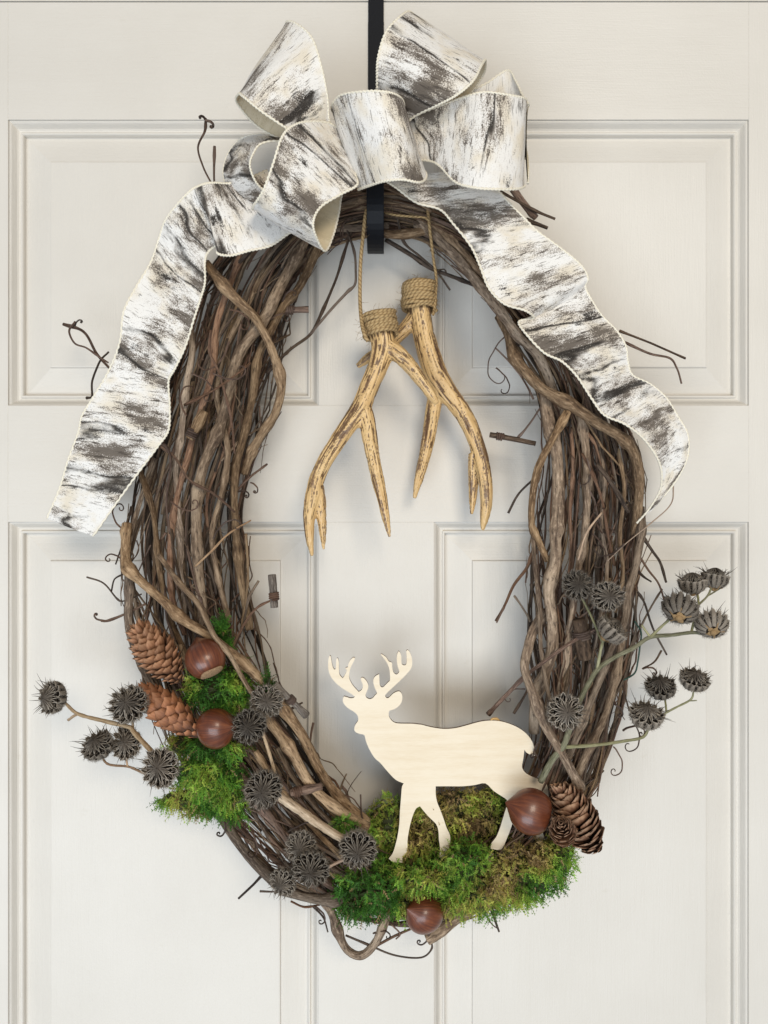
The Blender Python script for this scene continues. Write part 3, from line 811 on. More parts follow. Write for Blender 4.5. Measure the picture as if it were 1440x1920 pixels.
# ------------------------------------------------------------------ ribbon bow
bow = empty('ribbon_bow', P(690, 280, 0.085))
tag(bow, 'wired ribbon bow printed like birch bark at the top of the wreath', 'bow')
vofs = [0.0]
def ribbon(name, pairs, label=None, bulge=0.0, wrinkle=0.0021, parent=bow, n=7, flip=False):
    pr = np.array([np.concatenate([P(*a), P(*b)]) for a, b in pairs])
    c = spline(pr, n)
    A, B = c[:, :3], c[:, 3:]
    N, M = len(c), 15
    mid = (A + B) / 2
    length = np.concatenate([[0], np.cumsum(np.linalg.norm(np.diff(mid, axis=0), axis=1))])
    u = np.linspace(0, 1, M)
    G = A[:, None, :] * (1 - u)[None, :, None] + B[:, None, :] * u[None, :, None]
    T = np.gradient(G, axis=0); W = np.gradient(G, axis=1)
    Nn = np.cross(T, W); Nn /= np.linalg.norm(Nn, axis=2)[:, :, None] + 1e-12
    ph = RNG.rand() * 50
    w_ = (vnoise(length[:, None] * 42 + ph, u[None, :] * 2.2 + ph) - 0.5) * 2 * wrinkle + (vnoise(length[:, None] * 110 + ph, u[None, :] * 5 + ph) - 0.5) * wrinkle * 0.5
    arch = bulge * np.sin(math.pi * u)[None, :]
    edge = np.sin(math.pi * np.clip(u, 0, 1))[None, :] ** 0.5
    G = G + Nn * (w_ * edge + arch)[:, :, None]
    th = 0.00035
    V = np.vstack([(G + Nn * th).reshape(-1, 3), (G - Nn * th).reshape(-1, 3)])
    I, J = np.meshgrid(np.arange(N - 1), np.arange(M - 1), indexing='ij')
    q = np.stack([I * M + J, (I + 1) * M + J, (I + 1) * M + J + 1, I * M + J + 1], -1).reshape(-1, 4)
    Wd = 0.063
    cu = lambda i, j: np.stack([u[j] * Wd, length[i] + vofs[0]], -1)
    uvq = np.stack([cu(I, J), cu(I + 1, J), cu(I + 1, J + 1), cu(I, J + 1)], 2).reshape(-1, 4, 2)
    off = N * M
    faces = [tuple(x) for x in q] + [tuple(x[::-1] + off) for x in q]
    uv = np.concatenate([uvq.reshape(-1, 2), uvq[:, ::-1].reshape(-1, 2)])
    front, back = (M_RIB, M_RIBB) if not flip else (M_RIBB, M_RIB)
    midx = [0] * len(q) + [1] * len(q)
    o = obj(name, V, faces, [front, back], parent, uv=uv, midx=midx)
    if label: o['label'] = label
    vofs[0] += length[-1] + 0.137
    for E, inn in ((G[:, 0], G[:, 1]), (G[:, -1], G[:, -2])):
        k = max(4, int(plen(E) / 0.00085))
        tt = np.linspace(0, len(E) - 1, k); i0 = np.minimum(tt.astype(int), len(E) - 2); ff = (tt - i0)[:, None]
        e = E[i0] * (1 - ff) + E[i0 + 1] * ff
        inn_ = inn[i0] * (1 - ff) + inn[i0 + 1] * ff
        wdir = inn_ - e; wdir /= np.linalg.norm(wdir, axis=1)[:, None] + 1e-9
        ph_ = np.arange(k) * 2 * math.pi / 4.0
        e = e + wdir * (np.sin(ph_) * 0.00035 + 0.0004)[:, None]
        r = 0.00090 * (1 + 0.20 * np.sin(ph_ + 1.2))
        v, f, uu = tube(e, r, 6)
        obj('stitched_edge', v, f, M_TRIM, o, uv=uu)
    return o
ribbon('tail', [((500,318,.088),(575,418,.088)), ((462,335,.094),(540,440,.094)), ((430,343,.100),(507,462,.100)), ((404,342,.106),(468,471,.106)), ((387,343,.110),(433,480,.110)),
    ((372,348,.112),(407,475,.112)), ((356,357,.112),(419,457,.098)), ((332,382,.108),(394,470,.097)), ((309,413,.100),(385,491,.098)), ((297,448,.092),(385,530,.100)),
    ((282,491,.090),(377,560,.100)), ((254,538,.094),(365,597,.098)), ((231,584,.098),(348,651,.094)), ((224,640,.094),(328,693,.090)), ((204,693,.088),(317,715,.086)),
    ((177,740,.082),(319,760,.086)), ((153,779,.078),(317,806,.088)), ((146,810,.076),(297,837,.086)), ((126,865,.074),(262,884,.080)), ((111,915,.070),(223,938,.076)),
    ((87,972,.066),(175,1006,.070))], 'ribbon tail hanging straight down on the left', flip=False)
ribbon('tail', [((860,318,.084),(720,338,.086)), ((905,340,.088),(742,352,.090)), ((937,360,.092),(780,380,.094)), ((953,378,.096),(824,393,.098)), ((978,403,.098),(849,420,.100)),
    ((1007,432,.098),(882,462,.100)), ((1041,457,.096),(899,499,.100)), ((1074,482,.094),(916,541,.100)), ((1095,503,.092),(945,570,.102)), ((1103,522,.092),(985,583,.106)),
    ((1098,536,.088),(1000,597,.096)), ((1107,557,.086),(972,603,.096)), ((1128,590,.088),(987,628,.102)), ((1157,620,.090),(1020,662,.104)), ((1174,649,.088),(1053,678,.104)),
    ((1178,678,.084),(1082,707,.102)), ((1187,703,.080),(1107,745,.100)), ((1220,720,.078),(1132,778,.098)), ((1249,745,.078),(1170,795,.096)), ((1270,778,.078),(1203,820,.092)),
    ((1289,812,.078),(1228,853,.086)), ((1291,849,.078),(1239,882,.080)), ((1279,882,.076),(1238,916,.074)), ((1258,915,.072),(1218,953,.068)), ((1226,950,.066),(1193,982,.062))],
    'ribbon tail rippling down to the right', flip=True)
ribbon('loop', [((560,272,.082),(560,278,.112)), ((522,257,.078),(524,265,.118)), ((482,252,.076),(489,270,.124)), ((446,264,.078),(473,292,.128)), ((422,302,.084),(469,312,.128)),
    ((422,342,.090),(477,335,.124)), ((449,373,.092),(490,352,.118)), ((480,386,.092),(512,365,.110)), ((545,380,.088),(565,360,.098))])
ribbon('loop', [((640,265,.095),(600,278,.10)), ((619,231,.112),(565,258,.125)), ((614,178,.125),(535,240,.138)), ((602,120,.133),(489,209,.144)), ((583,67,.130),(457,183,.140)),
    ((547,40,.116),(447,177,.126)), ((536,50,.098),(444,194,.108)), ((550,95,.084),(480,236,.090)), ((590,180,.078),(524,261,.084)), ((630,250,.078),(590,290,.082))])
ribbon('loop', [((690,250,.095),(725,268,.095)), ((705,200,.110),(773,222,.115)), ((706,150,.124),(822,197,.134)), ((708,108,.134),(858,178,.143)), ((723,60,.135),(888,152,.143)),
    ((750,30,.126),(903,124,.132)), ((768,22,.108),(911,113,.114)), ((785,45,.092),(908,138,.096)), ((788,100,.083),(882,176,.086)), ((768,190,.080),(825,226,.080)), ((712,255,.078),(735,278,.078))], flip=True)
ribbon('loop', [((720,245,.09),(740,300,.09)), ((775,218,.105),(800,302,.105)), ((827,197,.115),(824,312,.116)), ((867,182,.125),(853,342,.130)), ((905,172,.134),(889,353,.140)),
    ((947,176,.134),(933,356,.140)), ((978,182,.124),(972,355,.128)), ((987,186,.108),(984,350,.110))], flip=True)
ribbon('loop', [((992,196,.104),(990,345,.104)), ((981,180,.096),(991,316,.095)), ((966,150,.088),(986,298,.086)),
    ((951,131,.083),(962,307,.082)), ((911,156,.081),(905,322,.08)), ((862,180,.080),(850,305,.08)), ((785,232,.079),(785,290,.079))])
ribbon('loop', [((645,252,.095),(668,288,.09)), ((619,231,.115),(660,300,.102)), ((578,227,.134),(667,329,.116)), ((547,236,.144),(670,348,.126)), ((527,258,.149),(640,365,.132)),
    ((511,307,.149),(602,389,.140)), ((493,356,.144),(588,418,.144)), ((475,385,.132),(595,448,.136)), ((474,392,.116),(611,471,.121)), ((492,383,.102),(626,440,.106)),
    ((535,348,.092),(636,400,.094)), ((592,302,.084),(642,364,.086)), ((642,282,.080),(662,312,.080))])
ribbon('loop', [((652,216,.088),(692,345,.088)), ((622,206,.106),(672,356,.106)), ((634,180,.134),(690,350,.126)), ((675,171,.150),(720,341,.142)), ((720,171,.154),(755,338,.147)),
    ((748,180,.146),(788,343,.141)), ((757,196,.126),(800,330,.122)), ((750,214,.104),(786,316,.104)), ((722,226,.088),(742,312,.088))], flip=True)
ribbon('knot', [((655,235,.090),(650,330,.086)), ((660,235,.106),(660,335,.100)), ((690,240,.116),(690,340,.110)), ((725,245,.116),(725,335,.108)), ((760,250,.100),(755,325,.096)), ((765,255,.088),(758,320,.084))], flip=True)

# ------------------------------------------------------------------ antlers
Z4 = lambda zx, zy: (540 + zx / 3.0, 420 + zy / 3.0)
def antler(name, chains, dd, label, seed):
    top = chains[0][0]
    root = empty(name, P(*Z4(top[0], top[1]), top[3] if len(top) > 3 else dd))
    tag(root, label, 'antler', 'pair of antlers hung inside the wreath')
    parts, skel = [], []
    for ch in chains:
        pts = np.array([np.append(P(*Z4(c[0], c[1]), c[3] if len(c) > 3 else dd), PR(c[2] * 1.09 / 3.0, dd)) for c in ch])
        q = spline(pts, 10)
        q[:, 3] = np.maximum(q[:, 3], 0.001)
        parts.append(tube(q[:, :3], q[:, 3], 16))
        # round the tip
        t_, n_, b_ = frames(q[:, :3])
        skel.append((q[:, :3], n_, b_, np.concatenate([[0], np.cumsum(np.linalg.norm(np.diff(q[:, :3], axis=0), axis=1))]), q[:, 3]))
    v, f, u = merge(parts)
    me = bpy.data.meshes.new('tmp'); me.from_pydata([tuple(x) for x in v], [], f)
    tmp = bpy.data.objects.new('tmp', me); COL.objects.link(tmp)
    md = tmp.modifiers.new('r', 'REMESH'); md.mode = 'VOXEL'; md.voxel_size = 0.0009
    sm = tmp.modifiers.new('s', 'SMOOTH'); sm.factor = 0.5; sm.iterations = 8
    dg = bpy.context.evaluated_depsgraph_get(); dg.update()
    ev = tmp.evaluated_get(dg).to_mesh()
    nv = len(ev.vertices); co = np.empty(nv * 3); ev.vertices.foreach_get('co', co); co = co.reshape(-1, 3)
    no = np.empty(nv * 3); ev.vertices.foreach_get('normal', no); no = no.reshape(-1, 3)
    faces = [tuple(p.vertices) for p in ev.polygons]
    bpy.data.objects.remove(tmp)
    best = np.full(nv, 1e9); sv = np.zeros(nv); ph = np.zeros(nv); cid = np.zeros(nv); rel = np.zeros(nv)
    for ci, (p, n_, b_, L, rr) in enumerate(skel):
        dist = np.linalg.norm(co[:, None, :] - p[None], axis=2) / np.maximum(rr, 0.003)[None]
        k = dist.argmin(1); dm = dist[np.arange(nv), k]
        w = co - p[k]
        an = np.arctan2((w * b_[k]).sum(1), (w * n_[k]).sum(1))
        m = dm < best
        best[m] = dm[m]; sv[m] = L[k][m]; ph[m] = an[m]; cid[m] = ci; rel[m] = (L[k] / L[-1])[m]
    aa = ph * 2.7 + cid * 19 + seed * 7
    g = 1 - np.abs(vnoise(aa * 1.75, sv * 30 + seed) * 2 - 1) ** 0.8
    g2 = 1 - np.abs(vnoise(aa * 3.1 + 40, sv * 75 + 9) * 2 - 1)
    pit = np.clip((vnoise(aa * 2.6 + 80, sv * 190) - 0.78) * 6, 0, 1)
    groove = np.clip(0.66 * g ** 2.4 + 0.46 * g2 ** 3 + pit * 0.5, 0, 1) * (1 - 0.45 * np.clip(rel - 0.72, 0, 1) / 0.28)
    patch = vnoise(aa * 0.7 + 7, sv * 30 + 3 + seed * 5) * 0.62 + vnoise(aa * 2.0, sv * 75 + seed) * 0.38
    co = co - no * (0.0012 * groove)[:, None] + no * (0.0006 * (vnoise(aa * 0.8, sv * 60) - 0.5))[:, None]
    obj('horn', co, faces, M_ANT, root, attrs={'groove': groove, 'patch': patch})
    return root
A1 = antler('antler', [
    [(512,500,66,.062),(520,600,66,.062),(532,690,62,.063),(505,800,56,.064),(455,920,52,.065),(405,1040,54,.066),(335,1140,48,.067),(268,1240,44,.067),(205,1340,42,.067),(163,1430,42,.067),(138,1540,42,.068),(120,1640,33,.069),(122,1760,24,.069),(136,1868,10,.068)],
    [(165,1480,36,.067),(180,1560,34,.066),(188,1650,28,.065),(196,1740,21,.064),(201,1832,8,.063)],
    [(425,1020,42,.066),(446,1120,44,.067),(462,1220,40,.068),(492,1380,36,.069),(525,1530,31,.070),(552,1660,22,.070),(571,1762,9,.069)],
    [(555,690,48,.064),(620,735,46,.066),(690,805,39,.068),(755,890,33,.069),(808,965,27,.069),(838,1012,16,.068)]],
    0.065, 'front antler of the pair, twine wrapped, its lower left tip forked', 1)
A2 = antler('antler', [
    [(735,335,60,.038),(736,430,60,.038),(745,520,58,.038),(765,630,58,.038),(795,740,60,.038),(835,850,62,.038),(890,940,56,.038),(960,1030,49,.039),(1018,1130,46,.040),(1058,1230,43,.041),(1088,1330,42,.042),(1110,1450,38,.043),(1116,1560,33,.043),(1106,1650,26,.042),(1092,1724,10,.041)],
    [(1050,1290,34,.040),(1045,1380,33,.036),(1042,1460,29,.033),(1039,1550,22,.032),(1034,1634,9,.031)],
    [(835,880,52,.036),(826,980,43,.033),(810,1080,40,.031),(790,1200,37,.030),(765,1320,32,.029),(737,1430,26,.029),(710,1544,11,.028)],
    [(720,520,46,.036),(650,600,38,.033),(550,690,34,.030),(450,755,28,.028),(388,802,14,.027)]],
    0.038, 'rear antler of the pair, higher and nearer the door, twine wrapped', 4)
def wrap(root, c0, c1, dd, R, coils, seed):
    a, b = P(*Z4(*c0), dd), P(*Z4(*c1), dd)
    ax = (b - a) / np.linalg.norm(b - a); L = np.linalg.norm(b - a)
    u = np.cross(ax, [0, 1, 0]); u /= np.linalg.norm(u); w = np.cross(ax, u)
    Rr = PR(R / 3.0, dd)
    n = coils * 40
    th = np.linspace(0, 2 * math.pi * coils, n)
    rr = Rr * (1 + 0.075 * (vnoise(th * 0.9 + seed, th * 0 + seed) - 0.5) * 2)
    tt = th / th[-1] + 0.022 * (vnoise(th * 1.3, th * 0 + 3 + seed) - 0.5) * 4
    path = a + np.outer(tt * L, ax) + np.outer(np.cos(th) * rr, u) + np.outer(np.sin(th) * rr, w)
    capn = 130
    th2 = np.linspace(-2 * math.pi * 3.2, 0, capn)
    r2 = Rr * np.linspace(0.12, 1, capn)
    p2 = a + np.outer(-0.0016 * np.cos(np.linspace(0, math.pi / 2, capn)), ax) + np.outer(np.cos(th2) * r2, u) + np.outer(np.sin(th2) * r2, w)
    path = np.vstack([p2[:-1], path])
    v, f, uu = tube(path, 0.00165, 7)
    o = obj('twine_wrap', v, f, M_JUTE, root, uv=uu)
    fz = []
    for i in range(70):
        k = RNG.randint(len(path)); p0 = path[k] ; dirn = (p0 - (a + b) / 2); dirn /= np.linalg.norm(dirn)
        dirn = dirn + RNG.randn(3) * 0.8; dirn /= np.linalg.norm(dirn)
        l = RNG.uniform(0.003, 0.009)
        q = np.array([p0, p0 + dirn * l * 0.5 + RNG.randn(3) * 0.001, p0 + dirn * l + RNG.randn(3) * 0.002])
        fz.append(tube(spline(q, 3), 0.00012, 3, cap=False))
    v, f, uu = merge(fz)
    obj('loose_fibres', v, f, M_JUTE, o, uv=uu)['kind'] = 'stuff'
wrap(A1, (506, 512), (524, 630), 0.062, 92, 8, 3)
wrap(A2, (735, 338), (738, 488), 0.038, 90, 9, 8)
def cord(root, pts, r=0.0016):
    q = spline(PV(pts), 14)
    v, f, uu = tube(q, r, 8)
    o = obj('hanging_cord', v, f, M_JUTE, root, uv=uu)
    fz = []
    for i in range(60):
        p0 = q[RNG.randint(len(q))]
        dirn = RNG.randn(3); dirn /= np.linalg.norm(dirn)
        l = RNG.uniform(0.003, 0.008)
        fz.append(tube(spline(np.array([p0, p0 + dirn * l * .5, p0 + dirn * l + RNG.randn(3) * .002]), 3), 0.0001, 3, cap=False))
    v, f, uu = merge(fz)
    obj('loose_fibres', v, f, M_JUTE, o, uv=uu)['kind'] = 'stuff'
cord(A1, [(690,640,.080),(683,626,.080),(678,603,.072),(675,560,.064),(676,493,.060),(681,440,.060),(685,405,.058),(690,385,.045),(692,372,.03)])
cord(A2, [(812,590,.052),(815,575,.046),(818,525,.040),(813,487,.045),(807,440,.058),(804,413,.060),(802,396,.054),(800,380,.042)], 0.0013)
cord(A2, [(806,416,.061),(796,408,.061),(770,406,.058),(740,403,.054),(715,397,.046)], 0.0010)

# ------------------------------------------------------------------ moss
def moss(label, blobs, seed, density=1.0, tone=0.5, droop=0.35):
    R = np.random.RandomState(seed)
    c0 = blobs[0]
    V, F, C = [], [], []
    o = 0
    root_loc = P(c0[0], c0[1], c0[4])
    pal = np.array([(0.045, 0.14, 0.018), (0.11, 0.26, 0.028), (0.25, 0.40, 0.052), (0.40, 0.42, 0.08), (0.40, 0.315, 0.10), (0.27, 0.185, 0.09)])
    for (cx, cy, rx, ry, d0, h, green) in blobs:
        # lumpy cushion under the fronds
        nu, nv = 22, 9
        vv = []
        for j in range(nv):
            ph = j / (nv - 1) * math.pi / 2
            for i in range(nu):
                th = i / nu * 2 * math.pi
                lump = 0.86 + 0.22 * (vnoise(np.array([i * 0.9 + seed]), np.array([j * 0.9 + cx]))[0] - 0.5)
                r = math.cos(ph) * lump * 0.93
                vv.append(P(cx + math.cos(th) * rx * r, cy + math.sin(th) * ry * r, d0 + (h * math.sin(ph)) * lump * 0.9))
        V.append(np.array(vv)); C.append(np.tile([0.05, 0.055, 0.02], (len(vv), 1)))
        for j in range(nv - 1):
            for i in range(nu):
                F.append((o + j * nu + i, o + j * nu + (i + 1) % nu, o + (j + 1) * nu + (i + 1) % nu, o + (j + 1) * nu + i))
        o += len(vv)
        n = int(rx * ry * 0.30 * density)
        for k in range(n):
            rho = math.sqrt(R.rand()); th = R.rand() * 6.283
            rim = 1 + 0.10 * math.sin(th * 5 + cx) + 0.07 * math.sin(th * 11 + cy)
            x, y = cx + math.cos(th) * rx * rho * rim, cy + math.sin(th) * ry * rho * rim
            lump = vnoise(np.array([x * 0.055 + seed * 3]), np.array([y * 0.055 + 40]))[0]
            if lump < 0.26 and R.rand() < 0.6: continue
            d = d0 + h * math.sqrt(max(0, 1 - rho * rho)) * (0.80 + 0.20 * R.rand()) + (lump - 0.45) * 0.013
            p = P(x, y, d)
            nrm = np.array([math.cos(th) * rho, -math.sqrt(max(0.02, 1 - rho * rho)) * 0.75, -math.sin(th) * rho])
            dirn = nrm * 0.55 + R.randn(3) * 0.68 + np.array([0, 0, -droop * (0.4 + R.rand())])
            dirn /= np.linalg.norm(dirn)
            L = R.uniform(0.0025, 0.0078) * (1.25 if rho > 0.85 else 1)
            side = np.cross(dirn, R.randn(3)); side /= np.linalg.norm(side)
            bend = np.cross(dirn, side) * R.uniform(-0.5, 0.5) + np.array([0, 0, -0.45]) * droop
            zone = vnoise(np.array([x * 0.018 + seed]), np.array([y * 0.018]))[0] * 0.7 + vnoise(np.array([x * 0.06 + seed]), np.array([y * 0.06 + 9]))[0] * 0.3
            t = np.clip((1 - green) * 5 + (zone - 0.5) * 7 + R.randn() * 0.55, 0, 4.99)
            ci = int(t); col = pal[ci] * (1 - (t - ci)) + pal[ci + 1] * (t - ci)
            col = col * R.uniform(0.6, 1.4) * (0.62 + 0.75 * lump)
            if R.rand() < 0.05: col = np.array([0.36, 0.25, 0.12]) * R.uniform(0.6, 1.2)
            ns = 4
            w0 = R.uniform(0.00030, 0.00055)
            pts = [p + dirn * L * s + bend * L * s * s for s in np.linspace(0, 1, ns + 1)]
            vv = []; cc = []
            for s in range(ns + 1):
                w = w0 * (1 - 0.75 * s / ns)
                vv += [pts[s] - side * w, pts[s] + side * w]
            for s in range(ns):
                F.append((o + 2 * s, o + 2 * s + 1, o + 2 * s + 3, o + 2 * s + 2))
            b = 2 * (ns + 1)
            up = np.cross(side, dirn)
            for s in range(1, ns + 1):
                for sg in (-1, 1):
                    q = pts[s - 1] * 0.5 + pts[s] * 0.5
                    ll = L * R.uniform(0.20, 0.40) * (1.15 - s / ns * 0.6)
                    tip = q + side * sg * ll + dirn * ll * 0.75 + up * ll * R.uniform(-0.5, 0.5)
                    vv += [q - dirn * w0 * 1.1, tip, q + dirn * w0 * 1.3]
                    F.append((o + b, o + b + 1, o + b + 2)); b += 3
            V.append(np.array(vv)); cg = np.tile(col, (len(vv), 1)); C.append(cg)
            o += len(vv)
    V = np.vstack(V); C = np.clip(np.vstack(C), 0, 1)
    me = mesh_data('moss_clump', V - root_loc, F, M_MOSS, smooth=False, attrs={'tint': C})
    ob = bpy.data.objects.new('moss_clump', me); ob.location = Vector(root_loc)
    link(ob)
    tag(ob, label, 'moss', 'moss clumps tucked into the wreath', 'stuff')
    return ob
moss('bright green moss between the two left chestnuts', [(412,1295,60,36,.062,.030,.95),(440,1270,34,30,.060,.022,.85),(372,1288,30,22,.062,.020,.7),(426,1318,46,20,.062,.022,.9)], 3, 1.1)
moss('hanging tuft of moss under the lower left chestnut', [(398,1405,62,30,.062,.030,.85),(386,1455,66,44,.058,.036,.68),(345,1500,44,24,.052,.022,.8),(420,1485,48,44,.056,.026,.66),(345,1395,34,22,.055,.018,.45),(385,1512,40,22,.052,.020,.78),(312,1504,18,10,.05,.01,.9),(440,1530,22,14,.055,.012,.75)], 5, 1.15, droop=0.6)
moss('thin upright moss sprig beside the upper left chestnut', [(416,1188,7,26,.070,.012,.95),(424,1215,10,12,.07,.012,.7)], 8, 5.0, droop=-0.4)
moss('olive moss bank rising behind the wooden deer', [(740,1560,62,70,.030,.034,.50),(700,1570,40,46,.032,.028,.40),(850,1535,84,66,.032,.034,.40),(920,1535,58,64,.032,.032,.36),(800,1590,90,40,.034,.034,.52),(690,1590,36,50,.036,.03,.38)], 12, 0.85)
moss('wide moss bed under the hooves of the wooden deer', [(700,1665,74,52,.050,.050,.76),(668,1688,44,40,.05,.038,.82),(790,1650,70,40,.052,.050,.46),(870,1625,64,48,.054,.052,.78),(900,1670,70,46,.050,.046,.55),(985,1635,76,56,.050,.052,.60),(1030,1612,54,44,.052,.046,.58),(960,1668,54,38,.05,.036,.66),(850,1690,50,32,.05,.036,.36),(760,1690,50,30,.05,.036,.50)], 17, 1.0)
moss('small moss tuft caught in the vines left of the deer', [(640,1545,20,12,.074,.012,.7)], 21, 2.5)
moss('tiny green moss tip above the pods right of the upper chestnut', [(503,1283,5,18,.085,.008,.95)], 23, 6.0, droop=-0.5)

# ------------------------------------------------------------------ wooden deer
H1 = [(470,765),(440,740),(380,700),(300,650),(230,595),(170,530),(130,460),(113,390),(110,310),(118,240),(130,212),(143,215),(152,260),(160,310),(175,370),(195,400),(210,390),(215,350),(218,280),(228,245),(242,248),(255,300),(256,380),(262,460),(285,495),(306,515),(325,490),(350,440),(365,397),(350,395),(342,383),(360,370),(375,368),(385,320),(410,270),(445,238),(470,238),(470,262),(445,310),(415,370),(398,440),(395,510),(415,565),(450,620),(522,700),(555,680),(575,645),(577,600),(560,560),(550,525),(562,508),(590,512),(625,550),(650,600),(650,650),(630,700),(615,745),(630,780),(670,797),(710,785),(740,750),(770,715),(745,660),(722,590),(722,530),(745,490),(798,460),(802,520),(805,590),(820,630),(850,638),(880,610),(915,575),(943,545),(945,470),(935,390),(910,320),(870,260),(830,210),(820,185),(850,200),(895,235),(930,290),(960,298),(972,315),(975,370),(990,430),(1015,460),(1040,463),(1070,425),(1050,360),(1038,280),(1040,200),(1060,150),(1080,165),(1098,220),(1098,280),(1105,325),(1135,342),(1162,330),(1170,280),(1168,200),(1165,150),(1180,132),(1205,150),(1235,220),(1245,290),(1242,350),(1220,400),(1150,480),(1080,550),(1000,625),(930,690),(880,745),(890,775),(915,785),(945,765),(985,725),(1030,700),(1070,693),(1100,720),(1112,775),(1100,840),(1060,895),(1000,935),(940,955),(928,990),(935,1040),(970,1090),(1020,1120),(1100,1128),(1250,1130),(1350,1142)]
B1 = [(440,155),(520,175),(610,187),(700,180),(780,160),(870,135),(940,125),(1020,127),(1100,148),(1170,180),(1230,225),(1270,280),(1290,340),(1292,388),(1260,380),(1230,365),(1213,343),(1205,410),(1195,470),(1215,510),(1270,545),(1340,570),(1370,585),(1385,615),(1393,680),(1395,740),(1380,860),(1350,950),(1370,1020),(1310,1030),(1290,960),(1270,850),(1220,790),(1160,830),(1130,880),(1105,950),(1085,1000),(1040,1090),(960,1085),(965,1045),(1000,1000),(1030,930),(1060,830),(1085,750),(1080,718),(1040,690),(980,650),(920,595),(840,608),(750,617),(650,617),(548,617),(548,680),(560,740),(585,800),(610,870),(630,930),(655,985),(655,1050),(640,1150),(575,1150),(580,1080),(572,1020),(568,950),(550,900),(500,850),(460,805),(430,767),(400,785),(375,840),(355,910),(340,990),(335,1050),(335,1110),(300,1145),(298,1190),(230,1185),(195,1160),(225,1120),(245,1060),(262,990),(275,900),(280,800),(288,700),(295,620),(308,595),(250,570),(190,510),(130,440),(90,405),(50,340),(25,280)]
H2 = [(605,1300),(590,1278),(540,1268),(490,1250),(465,1220),(465,1180),(480,1140),(510,1095),(517,1055),(500,1010),(460,970),(400,935),(345,890),(312,840),(310,790),(325,760),(360,770),(410,785),(450,782)]
out = [(600 + x / 7.2, 1200 + y / 7.2) for x, y in H1] + [(680 + x / 4, 1320 + y / 4) for x, y in B1] + [(600 + x / 7.2, 1200 + y / 7.2) for x, y in H2]
def smooth_outline(pts):
    p = np.array(pts); n = len(p); res = []
    for i in range(n):
        a, b, c, d_ = p[i - 1], p[i], p[(i + 1) % n], p[(i + 2) % n]
        t1, t2 = (c - a) / 2, (d_ - b) / 2
        L = np.linalg.norm(c - b)
        for t, k in ((t1, 0), (t2, 1)):
            l = np.linalg.norm(t)
            if l > L: t *= L / l
        def sharp(u, v):
            return u.dot(v) / (np.linalg.norm(u) * np.linalg.norm(v) + 1e-9) < 0.3
        if sharp(b - a, c - b): t1 = (c - b) * 0.6
        if sharp(c - b, d_ - c): t2 = (c - b) * 0.6
        for s in (0, 1 / 3, 2 / 3):
            res.append((2 * s**3 - 3 * s**2 + 1) * b + (s**3 - 2 * s**2 + s) * t1 + (-2 * s**3 + 3 * s**2) * c + (s**3 - s**2) * t2)
    return np.array(res)
so = smooth_outline(out)
DD = 0.070
fv = np.array([P(x, y, DD) for x, y in so]); bv = fv + np.array([0, 0.003, 0])
deer = empty('deer_cutout', P(760, 1610, DD))
tag(deer, 'pale plywood deer silhouette standing in the moss', 'deer figure')
n = len(fv)
area2 = np.sum(fv[:, 0] * np.roll(fv[:, 2], -1) - np.roll(fv[:, 0], -1) * fv[:, 2])
idx = list(range(n)) if area2 > 0 else list(range(n))[::-1]
obj('wood_face', fv, [tuple(idx)], M_PLY, deer, smooth=False)
sidef = [(i, (i + 1) % n, n + (i + 1) % n, n + i) for i in range(n)] + [tuple(n + i for i in idx[::-1])]
fv2 = fv + np.array([0, 0.00002, 0])
obj('burnt_edge', np.vstack([fv2, bv]), sidef, M_BURN, deer, smooth=False)
gl = [tube(spline(np.array([P(920 + i * 5, 1350 - (i % 2) * 2, DD - 0.001), P(926 + i * 5, 1347, DD - 0.001), P(932 + i * 4, 1351, DD - 0.002)]), 4), 0.0009, 6) for i in range(2)]
v, f, u = merge(gl)
obj('glue_blob', v, f, M_BRASS, deer, uv=u)

